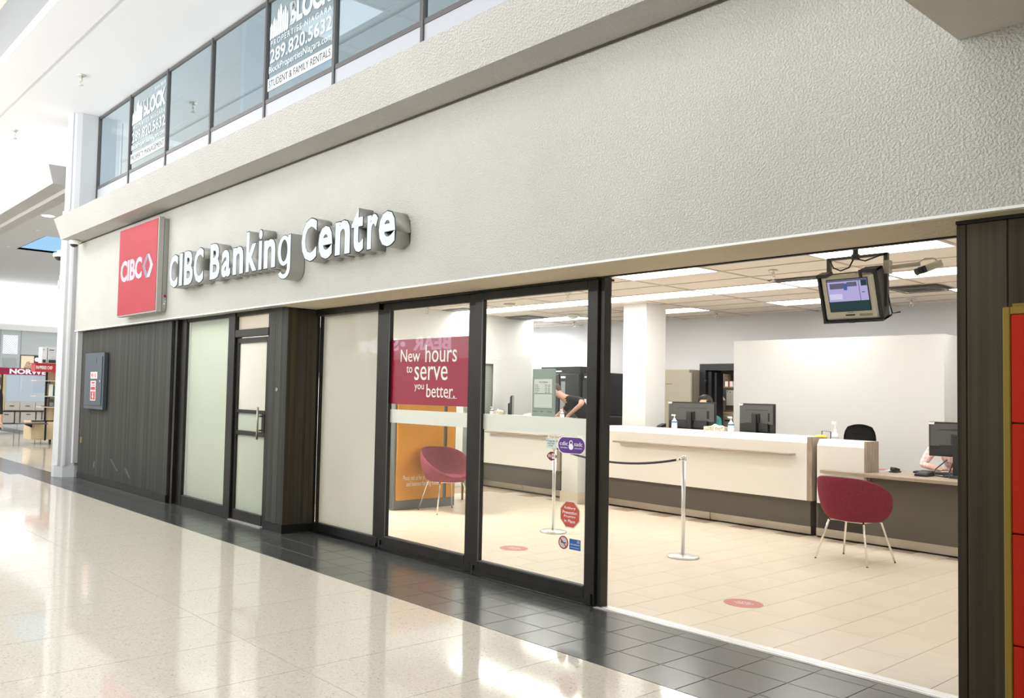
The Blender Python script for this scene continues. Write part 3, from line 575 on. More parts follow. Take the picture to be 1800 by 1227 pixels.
fd = part('door', MB().box(-14.49, -13.70, 4.614, 4.625, 1.25, 2.04, .003), CAB, fc); part('latch', MB().cyl((-13.735, 4.614, 1.645), (-13.735, 4.600, 1.645), .013, n=10), CHROME, fd)
part('embossed_plate', MB().box(-14.2, -13.95, 4.610, 4.614, 1.93, 2.02), CAB, fd)
p_ = part('fire_hose_label', MB().box(-14.21, -13.90, 4.611, 4.614, 1.683, 1.79), PRINTW, fc, label='white label with red lettering'); part('lettering', text('FIRE HOSE', -14.18, -13.93, 1.705, 1.77, 4.611, PRINTR, .02, .001), None, p_)
p_ = part('extinguisher_label', MB().box(-14.19, -13.95, 4.611, 4.614, 1.329, 1.645), PRINTW, fc, label='red and white label with a downward arrow')
part('red_field', MB().box(-14.175, -13.965, 4.6102, 4.611, 1.34, 1.475).box(-14.175, -13.965, 4.6102, 4.611, 1.50, 1.55).box(-14.15, -13.99, 4.6102, 4.611, 1.60, 1.63), PRINTR, p_)
part('arrow', MB().prism([(-14.085, 1.46), (-14.055, 1.46), (-14.055, 1.40), (-14.03, 1.40), (-14.07, 1.35), (-14.11, 1.40), (-14.085, 1.40)], 'y', 4.6092, 4.6102), PRINTW, p_); part('lettering', text('FIRE EXTINGUISHER', -14.17, -13.97, 1.563, 1.59, 4.611, PRINTR, .0, .001), None, p_)
single('outlet_plate', MB().box(-14.87, -14.79, 4.693, 4.70, .60, .70, .003), mat('brass_plate', (.30, .22, .09), .4, .5), 'small brassy outlet plate low on the dark boards beside the column', 'outlet')
lo = thing('locker', 'red locker bank with gold frame against the right bronze pier', 'locker', (-.9, 4.42, 0))
part('frame', MB().box(-1.308, -1.279, 4.40, 4.71, 0, 2.009, .004).box(-.55, -.52, 4.40, 4.71, 0, 2.009).box(-1.279, -.55, 4.40, 4.71, 1.976, 2.009, .003).box(-1.279, -.55, 4.44, 4.71, 0, 1.976).box(-1.29, -1.0, 4.47, 4.60, 2.009, 2.03), GOLD, lo)
for i in range(4):
    for j in range(2):
        part('door', MB().box(-1.277+j*.363, -.916+j*.363, 4.402, 4.44, .045+.484*i, .045+.484*i+.478, .004), LOCK, lo)

# ------------------------------------------------------------------ the bank: shell
struct('wall_left', MB().box(-11.1, -10.95, 5.0, 9.69, 0, 3.02).box(-11.1, -10.95, 9.69, 10.72, 2.21, 3.02).box(-11.1, -10.95, 10.72, 11.57, 0, 3.02).box(-11.25, -11.1, 5, 11.57, 0, 3.02), BWHITE)
struct('wall_back', MB().box(-13.1, -8.335, 13.0, 13.15, 0, 3.02).box(-7.5, -1.2, 13.0, 13.15, 0, 3.02).box(-8.335, -7.5, 13.0, 13.15, 2.19, 3.02).box(-13.2, -13.1, 11, 13.1, 0, 3.02).box(-13.1, -11.1, 11.0, 11.1, 0, 3.02), BWALL)
ceil = struct('ceiling', MB().box(-13.1, -1.2, 5.14, 13.05, 3.0, 3.1), CTILE)
XN = [-5.15+1.165*k for k in range(-7, 4)]; YN = [7.80+.5962*k for k in range(-4, 10)]
lights = {(3+3, 4): 'A'}
def xi(x): return min(range(len(XN)), key=lambda i: abs(XN[i]-x))
def yi(y): return min(range(len(YN)), key=lambda i: abs(YN[i]-y))
LI = [(-6.315, 7.80, 'near fluorescent panel cut by the header right of the sliding door post'), (-3.985, 7.80, 'fluorescent panel right above the hanging television'), (-10.975, 9.5886, 'row panel farthest left, at the white side wall'), (-9.81, 9.5886, 'row panel second from the white side wall'), (-8.645, 9.5886, 'row panel left of the square column top'), (-7.48, 9.5886, 'row panel touching the square column top'), (-6.315, 9.5886, 'row panel right of the square column'), (-5.15, 9.5886, 'row panel beside the dark slot vent'), (-3.985, 9.5886, 'row panel right of the television, above the square vent'), (-8.645, 11.377, 'back row panel half hidden behind the square column'), (-6.315, 11.377, 'back row panel left of the television'), (-10.975, 11.377, 'back row panel near the end of the white side wall'), (-3.985, 11.377, 'back row panel cut off by the right bronze pier')]
occ = set()
for x, y, lab in LI:
    i, j = xi(x), yi(y); occ.add((i, j)); a, b = XN[i], XN[i+1]; c, d = YN[j], YN[j+1]
    t = thing('ceiling_light', lab, 'light', ((a+b)/2, (c+d)/2, 2.98), group='fluorescent ceiling panels of the bank')
    part('frame', MB().box(a+.01, a+.03, c+.01, d-.01, 2.977, 3.0).box(b-.03, b-.01, c+.01, d-.01, 2.977, 3.0).box(a+.03, b-.03, c+.01, c+.03, 2.977, 3.0).box(a+.03, b-.03, d-.03, d-.01, 2.977, 3.0), WHITE, t)
    part('diffuser', MB().box(a+.03, b-.03, c+.03, d-.03, 2.982, 2.999), PANEL, t)
ct = MB().box(.012, 1.153, .012, .5842, 2.985, 3.0, .003).mesh('ceiling_tile', CTILE)
pieces('ceiling_tile', ct, ceil, [(XN[i], YN[j], 0) for i in range(len(XN)-1) for j in range(len(YN)-1) if (i, j) not in occ and not (YN[j+1] > 13.05)])
gr = MB()
for x in XN: gr.box(x-.012, x+.012, 5.14, 13.0, 2.978, 2.986)
for y in YN: gr.box(XN[0], XN[-1], y-.012, y+.012, 2.9785, 2.9865)
part('ceiling_grid', gr, TBAR, ceil)
def vent(xa, xb, ya, yb, lab, sq=True):
    t = thing('air_vent', lab, 'vent', ((xa+xb)/2, (ya+yb)/2, 2.975))
    part('backing', MB().box(xa, xb, ya, yb, 2.972, 2.978), VENTD, t)
    if sq:
        for k in range(4):
            e = .02+.055*k; z = 2.972-.004*(4-k)
            m = MB().box(xa+e, xb-e, ya+e, ya+e+.018, z-.006, z).box(xa+e, xb-e, yb-e-.018, yb-e, z-.006, z).box(xa+e, xa+e+.018, ya+e, yb-e, z-.006, z).box(xb-e-.018, xb-e, ya+e, yb-e, z-.006, z)
            part('louver', m, mat('vent_grey', (.13, .12, .11), .5), t)
vent(-4.42, -3.87, 10.80, 11.36, 'square ceiling vent right of the television'); vent(-10.93, -10.37, 10.80, 11.36, 'square ceiling vent beside the end of the white side wall')
vent(-10.9, -10.35, 9.28, 9.56, 'narrow dark ceiling vent above the crimson poster', False); vent(-5.14, -4.1, 9.36, 9.58, 'long dark slot vent left of the television', False)
for x, y, lab in ((-4.71, 8.69, 'sprinkler left of the television in the bank ceiling'), (-7.61, 12.30, 'sprinkler above the vault doorway in the bank ceiling'), (-4.67, 12.2, 'sprinkler right of the television over the white partition'), (-7.71, 8.816, 'sprinkler seen through the right sliding glass near its top'), (-10.69, 8.80, 'sprinkler above the crimson poster by the side wall'), (-10.6, 12.3, 'sprinkler above the dark cabinets at the back')):
    sprinkler('s', (x, y, 2.978), lab, None, 1.15)
sd = thing('smoke_detector', 'round white smoke detector on the ceiling above the dark cabinets', 'detector', (-9.67, 11.2, 2.975))
part('base', MB().lathe([(.12, 0), (.12, -.015), (.10, -.02)], (-9.67, 11.2, 2.978), 24, PRINTW), None, sd); part('cap', MB().lathe([(.085, 0), (.08, -.03), (.05, -.045)], (-9.67, 11.2, 2.958), 24, PRINTW), None, sd)
sd = thing('ceiling_speaker', 'small round ceiling disc near the top of the right sliding glass', 'speaker', (-9.31, 9.44, 2.977)); part('plate', MB().lathe([(.09, 0), (.085, -.01)], (-9.31, 9.3, 2.978), 20, mat('disc_tan', (.50, .40, .28), .6)), None, sd)
part('screw', MB().cyl((-9.31, 9.3, 2.968), (-9.31, 9.3, 2.964), .012, n=8), CHROME, sd)
struct('wall_column', MB().box(-8.03, -7.62, 10.45, 10.93, 0, 2.985), BWHITE)
struct('wall_partition', MB().box(-7.13, -4.21, 12.0, 12.06, 0, 2.485).box(-4.27, -4.21, 12.06, 13.0, 0, 2.485), BWHITE)
# door in the side wall
d4 = semp('door_4', (-10.94, 10.2, 0))
part('casing', MB().box(-10.95, -10.925, 9.69, 9.85, 0, 2.22, .004).box(-10.95, -10.925, 10.56, 10.72, 0, 2.22, .004).box(-10.95, -10.925, 9.85, 10.56, 2.12, 2.22, .004), BWHITE, d4)
part('pane', MB().box(-11.02, -11.014, 9.69, 10.72, 0, 2.21), mat('office_glass', (.55, .58, .54), .2), d4)
bl = MB()
for i in range(60): bl.box(-10.99, -10.97, 9.86, 10.55, .10+i*.0335, .105+i*.0335)
o = part('blind', bl, mat('blind_slat', (.66, .69, .64), .6), d4); o['kind'] = 'stuff'
# vault doorway
d5 = semp('door_5', (-7.9, 13.0, 0))
DK = mat('dark_door_frame', (.045, .048, .055), .4, .3)
part('frame', MB().box(-8.335, -8.22, 12.95, 13.2, 0, 2.19).box(-7.5, -7.42, 12.95, 13.2, 0, 2.19).box(-8.22, -7.5, 12.95, 13.2, 2.08, 2.19).box(-8.20, -8.14, 13.0, 13.22, 0, 2.06).box(-8.11, -8.07, 13.05, 13.25, 0, 2.04), DK, d5)
part('bolt', MB().cyl((-8.215, 12.94, 1.90), (-8.195, 12.93, 1.90), .02, n=8).cyl((-8.215, 12.94, 1.70), (-8.195, 12.93, 1.70), .015, n=8), CHROME, d5)
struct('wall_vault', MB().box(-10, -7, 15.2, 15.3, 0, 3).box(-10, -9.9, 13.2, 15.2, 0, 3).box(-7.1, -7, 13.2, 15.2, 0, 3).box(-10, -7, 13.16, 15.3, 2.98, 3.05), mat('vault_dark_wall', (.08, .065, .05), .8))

# ------------------------------------------------------------------ the bank: furniture
TH = math.atan(-.0403)
def front(name, lab, cat, x): return thing(name, lab, cat, (x, 10.09-.0403*(x+8), 0), TH)
W_ = dict(world=False)
def counter(name, lab, L, h, zb=.42, rail=None, dark_extra=0):
    t = front(name, lab, 'counter', -8.0 if name == 'teller_counter' else -10.88)
    part('carcass', MB().box(0, L+dark_extra, 0, .62, .112, .70).box(0, L, 0, .05, .70, h-.04), UMBER, t, **W_)
    part('toe_kick', MB().box(0.002, L*.56, .002, .02, .022, .112, .002).box(L*.56+.006, L-.002, .002, .02, .022, .112, .002), STEEL, t, **W_); part('plinth', MB().box(.0, L+dark_extra, .03, .6, 0, .112), BLKM, t, **W_)
    part('front_panel', MB().prism([(-.085, zb), (-.085, h-.075), (-.02, h), (.26, h), (.26, h-.03), (.0, h-.03), (.0, zb)], 'x', .04, L, LAMIN), None, t, **W_)
    part('end_panel', MB().box(L, L+.06, -.08, .26, zb, h-.004), WOODG, t, **W_)
    part('work_top', MB().box(.04, L, .26, .75, .98, 1.01, .004), WOODH, t, **W_)
    if rail: part('shelf_rail', MB().box(rail[0], rail[1], -.215, -.085, .938, .963, .003), WOODH, t, **W_)
    return t
c1 = counter('teller_counter', 'long white teller counter with slim wooden rail across the bank', 3.08, 1.168, .42, (.26, 2.94))
part('panel_joint', MB().box(1.72, 1.723, .001, .004, 0, .42), BLKM, c1, **W_)
c2 = counter('left_teller_counter', 'shorter white teller counter seen through the sliding glass', 1.93, 1.244, .42, (.37, 1.75))
# small desk unit right of the counter
t = front('desk_counter', 'small white desk unit with ash wood side and projecting wooden desktop', 'desk', -4.83)
part('carcass', MB().box(-.02, 2.95, 0, .08, .112, .765).box(0, .55, 0, .28, .112, .72), UMBER, t, **W_)
part('toe_kick', MB().box(-.02, 2.95, -.006, .02, .022, .112), STEEL, t, **W_)
part('plinth', MB().box(-.02, 2.95, .02, .08, 0, .112), BLKM, t, **W_)
part('front_panel', MB().prism([(-.085, .41), (-.085, 1.075), (-.03, 1.148), (.19, 1.148), (.19, .80), (0, .70), (0, .41)], 'x', .03, .57, LAMIN), None, t, **W_)
part('end_panel', MB().box(.57, .595, -.08, .20, .70, 1.148), WOODG, t, **W_)
part('desktop', MB().prism([(.12, -.19), (.16, -.215), (2.95, -.215), (2.95, .75), (.6, .75), (.6, .18), (.57, .05), (.12, .05)], 'z', .765, .80, WOODH), None, t, **W_)
t = front('gate_panel', 'dark grey gate panel with steel toe between the two teller counters', 'gate', -8.36)
part('panel', MB().box(-.44, .34, .02, .06, .11, .97), mat('gate_grey', (.13, .13, .125), .45), t, **W_); part('top_rail', MB().box(-.46, .36, .0, .08, .97, .99), DGREY, t, **W_); part('toe', MB().box(-.44, .34, .01, .07, 0, .11), STEEL, t, **W_)
t = thing('low_post', 'low white post with cream tile base between the teller counters', 'post', (-8.49, 9.95, 0))
part('post', MB().box(-8.64, -8.33, 9.80, 10.10, .16, 1.235, .003), BWHITE, t); part('base_tile', MB().box(-8.655, -8.315, 9.785, 10.11, 0, .16, .003), BTILE, t)

def tub_chair(label, loc, rz, fab, group='burgundy tub chairs'):
    """egg-shaped upholstered tub on four splayed chrome legs; faces +y in its own frame"""
    t = thing('tub_chair', label, 'chair', loc, rz, group)
    n, mrows = 36, 10
    def rim(a):     # a: angle, 0 = front (+y)
        b = .5-.5*math.cos(a)            # 0 front, 1 back
        z = .475+.358*(1-(1-b)**1.55); rx = .335+.02*b; ry = .32
        return Vector((rx*math.sin(a), ry*math.cos(a)*(1.0 if math.cos(a) > 0 else 1.05), z))
    def outer(a, s):
        R = rim(a); c = Vector((0, .0, .405)); q = max(0, math.sin(s*PI/2))**.8
        return Vector((R.x*(.58+.42*q), R.y*(.58+.42*q), .405+(R.z-.405)*(1-math.cos(s*PI/2))**.9))
    def inner(a, s):
        R = rim(a); q = s
        return Vector((R.x*.93*(.2+.8*q**.6), R.y*.93*(.2+.8*q**.6)+.02*(1-q), .465+(R.z-.005-.465)*q**2.0))
    g = []
    for i in range(mrows+1): g.append([outer(2*PI*k/n, i/mrows) for k in range(n+1)])
    for off in (.5,): g.append([rim(2*PI*k/n)*1.0+Vector((0, 0, .012))+Vector((-rim(2*PI*k/n).x*.035, -rim(2*PI*k/n).y*.035, 0)) for k in range(n+1)])
    for i in range(mrows, -1, -1): g.append([inner(2*PI*k/n, i/mrows) for k in range(n+1)])
    mb = MB().surf(g, fab); bmesh.ops.remove_doubles(mb.bm, verts=mb.bm.verts, dist=.0005)
    mb.poly([outer(2*PI*k/n, 0) for k in range(n)][::-1], fab); mb.poly([inner(2*PI*k/n, 0) for k in range(n)], fab)
    bmesh.ops.remove_doubles(mb.bm, verts=mb.bm.verts, dist=.0005); bmesh.ops.recalc_face_normals(mb.bm, faces=mb.bm.faces)
    part('shell', mb, None, t, **W_)
    part('seat_pad', MB().lathe([(.0, .0), (.22, .005), (.245, .02), (.22, .045), (.12, .055), (.02, .057)], (0, .03, .44), 28, fab), None, t, **W_)
    tops = [(-.17, -.15), (.17, -.15), (.17, .15), (-.17, .15)]; feet = [(-.265, -.25), (.265, -.25), (.265, .25), (-.265, .25)]
    part('leg_frame', MB().tube([(*tops[0], .405), (0, -.13, .398), (*tops[1], .405)], .008, 8).tube([(*tops[3], .405), (0, .13, .398), (*tops[2], .405)], .008, 8).tube([(*tops[1], .405), (*tops[2], .405)], .008, 8).tube([(*tops[0], .405), (*tops[3], .405)], .008, 8), CHROME, t, **W_)
    for a, b in zip(tops, feet): part('leg', MB().tube([(a[0], a[1], .405), (a[0]*1.07, a[1]*1.07, .385), (b[0], b[1], .006)], [.010, .0105, .009], 10, CHROME).cyl((b[0], b[1], 0), (b[0], b[1], .008), .0095, n=10, m=BLACK), None, t, **W_)
    return t
tub_chair('burgundy tub chair with its back to the opening, at the wooden desk', (-3.91, 8.83, 0), math.radians(-6), REDFAB)
tub_chair('burgundy tub chair facing out beside the orange kiosk, seen through the glass', (-8.68, 7.53, 0), math.radians(-100), MAUVE)
t = thing('wooden_chair', 'narrow brown wooden chair half hidden behind the sliding door post', 'chair', (-9.4, 8.68, 0))
part('seat', MB().box(-9.52, -9.29, 8.57, 8.80, .42, .46, .012), MAUVE, t)
for xx, yy in ((-9.505, 8.585), (-9.305, 8.585), (-9.505, 8.785), (-9.305, 8.785)): part('leg', MB().tube([(xx, yy, 0), (xx, yy, .25), (xx, yy, .43)], [.014, .019, .021], 8, WOODB), None, t)
part('backrest', MB().tube([(-9.505, 8.785, .43), (-9.505, 8.79, .60), (-9.49, 8.79, .70), (-9.45, 8.79, .735), (-9.36, 8.79, .735), (-9.32, 8.79, .70), (-9.305, 8.79, .60), (-9.305, 8.785, .43)], .018, 8, WOODB), None, t)
part('arm', MB().tube([(-9.505, 8.785, .62), (-9.51, 8.68, .63), (-9.505, 8.585, .60), (-9.505, 8.585, .43)], .014, 8, WOODB), None, t); part('arm', MB().tube([(-9.305, 8.785, .62), (-9.30, 8.68, .63), (-9.305, 8.585, .60), (-9.305, 8.585, .43)], .014, 8, WOODB), None, t)

def stanchion(x, y, lab):
    t = thing('stanchion', lab, 'stanchion', (x, y, 0), group='chrome queue posts')
    part('base', MB().lathe([(.15, .0), (.155, .006), (.155, .018), (.14, .026), (.03, .034)], (0, 0, 0), 32, ALU), None, t, **W_)
    part('pole', MB().cyl((0, 0, .03), (0, 0, .97), .020, n=18), ALU, t, **W_)
    part('cap', MB().lathe([(.022, .0), (.025, .008), (.025, .045), (.018, .055)], (0, 0, .955), 18, CHROME).cyl((0, 0, .972), (-.045, 0, .968), .009, n=8, m=CHROME), None, t, **W_); return t
stanchion(-4.964, 7.45, 'chrome queue post standing in the open doorway')
s2 = stanchion(-6.715, 7.49, 'chrome queue post with white sign, seen through the right sliding glass')
part('sign_board', MB().box(-.10, .25, -.008, .006, .965, 1.14, .003), PRINTW, s2, **W_)
def loc_text(body, x0, x1, z0, z1, y, m, parent, name='lettering'): return part(name, text(body, x0, x1, z0, z1, y, m, 0, .001), None, parent, world=False)
loc_text('For the Next', -.07, .19, 1.085, 1.115, -.008, mat('tan_print', (.45, .30, .16), .6), s2); loc_text('Available Teller', -.07, .22, 1.04, 1.068, -.008, mat('tan_print', (.45, .30, .16)), s2)
rp_ = []
for i in range(17):
    u = i/16; x = -5.01+u*(-6.67+5.01); sag = 4*u*(1-u)*.095
    rp_.append((x, 7.45+u*.04, .968-sag))
rope = thing('queue_rope', 'black rope sagging between the two chrome queue posts', 'rope', (-5.8, 7.47, .87))
part('cord', MB().tube(rp_, .012, 8, BLACK), None, rope); part('hook', MB().cyl(rp_[0], (-5.045, 7.45, .958), .014, n=8, m=CHROME), None, rope)
def decal(x, y, lab):
    t = thing('floor_decal', lab, 'decal', (x, y, .0013), group='round red floor decals')
    part('disc', MB().lathe([(.145, 0), (.145, .0012)], (0, 0, 0), 36, DECAL), None, t, **W_)
    for k, (s_, hw) in enumerate((('PLEASE', .05), ('WAIT HERE', .075), ('MERCI', .045))):
        o = part('lettering', text(s_, -hw, hw, .03-.035*k, .052-.035*k, .0012, PRINTW, 0, .0006, plane='xy'), None, t, **W_)
    for o in t.children: o.rotation_euler = (0, 0, .35)
decal(-3.58, 6.185, 'round pinkish red floor decal in the open doorway'); decal(-6.225, 6.35, 'round pinkish red floor decal behind the right sliding glass')

# kiosk with orange panels
t = thing('kiosk', 'grey cash machine kiosk with orange printed panels by the burgundy chair', 'kiosk', (-9.45, 7.4, 0))
part('body', MB().box(-9.85, -9.075, 6.96, 8.05, .0, 1.62, .006), KGREY, t); part('orange_panel', MB().box(-9.075, -9.05, 6.99, 7.805, .13, 1.60, .003), ORANGE, t); part('orange_panel', MB().box(-9.075, -9.055, 7.87, 8.02, .13, 1.60, .003), ORANGE, t)
part('lettering', text('Please visit us for all your personal', 7.10, 7.76, .375, .46, -9.05, PRINTW, 0, .001, plane='yz'), None, t); part('lettering', text('and business banking needs.', 7.16, 7.73, .295, .375, -9.05, PRINTW, 0, .001, plane='yz'), None, t)
t = thing('cash_machine', 'black cash machine standing left of the orange kiosk', 'cash machine', (-9.6, 6.6, 0))
part('body', MB().box(-9.95, -9.45, 6.30, 6.93, 0, 1.12, .02).box(-9.95, -9.6, 6.34, 6.90, 1.12, 1.60, .02), BLKM, t); part('fascia', MB().prism([(6.38, 1.13), (6.88, 1.13), (6.88, 1.55), (6.38, 1.55)], 'x', -9.6, -9.585, SCRB), None, t)
part('keypad_shelf', MB().box(-9.6, -9.44, 6.36, 6.90, 1.10, 1.125), DGREY, t)
t = thing('wall_display', 'dark framed blue display high beside the kiosk, at the poster corner', 'display', (-10.5, 7.35, 1.8))
part('case', MB().box(-10.95, -10.62, 6.85, 7.8, 1.85, 2.52, .01), BLKM, t); part('screen', MB().box(-10.62, -10.612, 6.95, 7.72, 1.92, 2.46), SCRB, t)

# television on its ceiling bracket
TV = (-2.905, 6.62, 2.385); KT = .86
t = thing('television', 'cream tube television hanging from the bank ceiling in a black bracket', 'television', TV, 0)
tilt = Matrix.Rotation(math.radians(19), 4, 'X')
def tvp(name, mb, m, par, label=None): mb.xf(Matrix.Scale(KT, 4) @ tilt); return part(name, mb, m, par, world=False, label=label)
cs = MB().box(-.225, .225, -.06, .04, -.20, .20, .014).prism([(-.19, -.17), (.19, -.17), (.19, .18), (-.19, .18)], 'y', .04, .14)
cs.prism([(-.12, -.11), (.12, -.11), (.12, .12), (-.12, .12)], 'y', .14, .28)
cas = tvp('case', cs, CREAM, t)
tvp('screen_surround', MB().box(-.178, .178, -.064, -.058, -.125, .172), BLACK, t)
tvp('screen', MB().box(-.17, .17, -.068, -.064, -.118, -.03, m=SCRD).box(-.17, .17, -.068, -.064, -.03, .165, m=SCRL).box(-.17, .17, -.0685, -.068, .15, .165, m=SCRG).box(-.15, -.02, -.0685, -.068, .085, .135, m=SCRG).box(.0, .085, -.0685, -.068, .10, .14, m=SCRG).box(-.03, .0, -.0685, -.068, .07, .13, m=SCRB).box(-.16, -.05, -.0685, -.068, -.01, .04, m=SCRP).box(.10, .105, -.069, -.068, -.03, .165, m=SCRG).box(.12, .17, -.069, -.068, .10, .15, m=SCRD).box(.12, .145, -.069, -.068, .04, .048, m=SCRB), None, t)
tvp('tape_slot', MB().box(-.05, .03, -.062, -.058, -.165, -.152), BLACK, t); tvp('speaker_grille', MB().box(.07, .18, -.062, -.058, -.172, -.15), mat('grille_tan', (.36, .33, .25), .6), t); tvp('front_badge', MB().box(-.035, .02, -.0615, -.058, -.14, -.134), PRINTG, t)
part('ceiling_pole', MB().cyl((0, .06, .31), (0, .06, .594), .020, n=12).cyl((0, .06, .285), (0, .06, .325), .03, n=12), DGREY, t, **W_)
part('yoke', MB().box(-.205, .235, .045, .075, .295, .315).box(-.215, -.188, .045, .075, .06, .315).box(.21, .238, .045, .075, -.09, .315), DGREY, t, **W_)
cr = MB().box(-.25, .262, -.075, .12, -.225, -.205).box(.232, .262, -.05, .075, -.225, .235).box(-.255, -.235, -.06, .08, -.225, .20).box(-.255, -.16, -.075, .05, .20, .225).box(.13, .262, -.075, .05, .215, .24).box(.12, .14, -.08, -.065, .17, .24).box(-.02, .03, -.085, -.07, -.225, -.205)
tvp('cradle', cr, BLACK, t); t.rotation_euler.z = .0; t.location.x = -2.955
part('cable', MB().tube([(-.19, .05, .295), (-.16, .04, .235), (-.10, .03, .205), (-.04, .04, .225), (-.01, .05, .29)], .006, 6, BLACK).tube([(.02, .05, .285), (.08, .04, .265), (.15, .04, .285), (.21, .05, .305)], .006, 6, BLACK).tube([(.235, .06, .0), (.25, .1, -.14), (.30, .12, -.13)], .006, 6, BLACK), None, t, **W_)
CAMC = mat('camera_cream', (.52, .51, .42), .45)
t = thing('security_camera', 'white security camera on an arm at the right of the television bracket', 'camera', (-2.6, 6.68, 2.62))
part('arm', MB().cyl((-2.73, 6.69, 2.585), (-2.52, 6.74, 2.60), .016, n=10).box(-2.745, -2.705, 6.66, 6.72, 2.54, 2.64), CAMC, t)
cm = MB().box(-.032, .032, -.03, .10, -.026, .026, .006); cm.xf(Matrix.Translation((-2.47, 6.74, 2.565)) @ Matrix.Rotation(math.radians(-38), 4, 'Z') @ Matrix.Rotation(math.radians(22), 4, 'X')); part('body', cm, CAMC, t)
cm = MB().cyl((0, -.03, 0), (0, -.085, 0), .024, n=14, m=BLACK).cyl((0, -.085, 0), (0, -.09, 0), .027, n=14, m=DGREY).box(-.03, .03, -.05, -.03, -.026, .026, m=DGREY); cm.xf(Matrix.Translation((-2.47, 6.74, 2.565)) @ Matrix.Rotation(math.radians(-38), 4, 'Z') @ Matrix.Rotation(math.radians(22), 4, 'X')); part('lens', cm, None, t)
part('cable', MB().tube([(-2.53, 6.74, 2.61), (-2.5, 6.77, 2.64), (-2.45, 6.80, 2.64), (-2.41, 6.82, 2.60)], .005, 6), CAMC, t)

# monitors
def monitor(lab, x, y, z, wd, ht, rz, stand):
    t = thing('monitor', lab, 'monitor', (x, y, z), rz, group='black computer monitors'); zc = stand+ht/2
    part('panel', MB().box(-wd/2, wd/2, .008, .03, stand, stand+ht, .005), BLACK, t, **W_)
    part('rear_cover', MB().prism([(-wd/2+.02, stand+ht*.30), (wd/2-.02, stand+ht*.30), (wd/2-.02, stand+ht-.02), (-wd/2+.02, stand+ht-.02)], 'y', -.006, .008, DGREY).prism([(-wd*.3, stand+ht*.05), (wd*.34, stand+ht*.05), (wd*.34, stand+ht*.33), (-wd*.3, stand+ht*.33)], 'y', -.02, .008, BLACK), None, t, **W_)
    part('vent_slot', MB().box(-wd*.3, wd*.32, -.008, -.006, zc+ht*.27, zc+ht*.285), BLACK, t, **W_)
    part('screen', MB().box(-wd/2+.012, wd/2-.012, .03, .032, stand+.015, stand+ht-.015), mat('dark_screen', (.01, .01, .012), .15), t, **W_)
    part('stand', MB().box(-.035, .035, -.055, -.025, .01, stand+ht*.62, .004).box(-.06, .06, -.03, -.006, zc-.06, zc+.06, .004).box(-.11, .11, -.12, .10, 0, .014, .004), BLACK, t, **W_)
    part('asset_label', MB().box(-wd/2+.006, -wd/2+.06, -.0075, .010, stand+ht-.03, stand+ht-.006), PRINTW, t, **W_); part('ports', MB().box(wd*.33, wd*.375, -.008, -.005, zc-.04, zc+.07), BLKM, t, **W_); return t
monitor('wide black monitor before the woman in teal on the teller counter', -6.885, 10.50, 1.01, .775, .38, TH, .15)
monitor('narrow turned black monitor on the teller counter right of the tissue box', -5.885, 10.455, 1.01, .56, .38, TH-.14, .15)
monitor('black monitor on the wooden desk at the bronze pier', -3.52, 10.42, .80, .60, .38, TH, .21)
monitor('edge-on black monitor standing on the left teller counter', -10.52, 10.60, 1.01, .52, .36, TH-.82, .20)

def bottle(lab, x, y, z, col, h=.195, r=.037):
    t = thing('pump_bottle', lab, 'bottle', (x, y, z), group='hand sanitizer pump bottles')
    part('body', MB().lathe([(r*.9, 0), (r, .01), (r*.92, h*.30), (r, h*.52), (r*.55, h*.64), (r*.42, h*.66)], (0, 0, 0), 18, PALEB), None, t, **W_)
    part('label', MB().lathe([(r*1.0, h*.06), (r*.96, h*.26)], (0, 0, 0), 18, PRINTW).lathe([(r*.985, h*.43), (r*1.03, h*.53)], (0, 0, 0), 18, col), None, t, **W_)
    part('pump', MB().cyl((0, 0, h*.66), (0, 0, h*.74), r*.42, n=12).cyl((0, 0, h*.74), (0, 0, h*.92), r*.14, n=8).box(-r*1.15, r*.35, -r*.2, r*.2, h*.90, h, .003), PRINTW, t, **W_)
bottle('white pump bottle left of the wide monitor on the teller counter', -6.939, 10.18, 1.166, PBLUE, .195, .04)
bottle('white pump bottle right of the tissue box on the teller counter', -6.06, 10.14, 1.166, PBLUE, .195, .04)
bottle('clear pump bottle behind the yellow tub near the black chair', -4.755, 10.22, 1.01, PALEB, .34, .036)
bottle('white pump bottle at the left end of the left teller counter', -10.72, 10.33, 1.244, PRINTD, .125, .034)
bottle('white pump bottle before the man in black on the left teller counter', -9.035, 10.24, 1.244, PRINTD, .125, .036)
def tissue(lab, x, y, z, L=.31):
    t = thing('tissue_box', lab, 'tissue box', (x, y, z), TH); part('box', MB().box(-L/2, L/2, -.06, .06, 0, .055, .003), PATT, t, **W_)
    g = []
    for i in range(7):
        u = i/6; g.append([Vector(((u-.5)*L*.75+.01*math.sin(9*u+v), (v-.5)*.08+.012*math.sin(7*u), .055+.035*math.sin(PI*u)*(1-abs(2*v-1))*(1+.4*math.sin(13*u+5*v)))) for v in [k/5 for k in range(6)]])
    part('tissue', MB().surf(g, TISS), None, t, **W_)
tissue('patterned tissue box on the teller counter between the monitors', -6.29, 10.17, 1.168); tissue('small tissue box at the left end of the left teller counter', -10.6, 10.38, 1.244, .2)
t = thing('card_reader', 'small black card reader tilted on the teller counter before the safe', 'card reader', (-7.28, 10.36, 1.168)); part('body', MB().prism([(10.30, 1.172), (10.42, 1.172), (10.42, 1.225), (10.30, 1.19)], 'x', -7.31, -7.24, BLACK), None, t); part('stem', MB().box(-7.33, -7.26, 10.30, 10.38, 1.166, 1.174), DGREY, t)
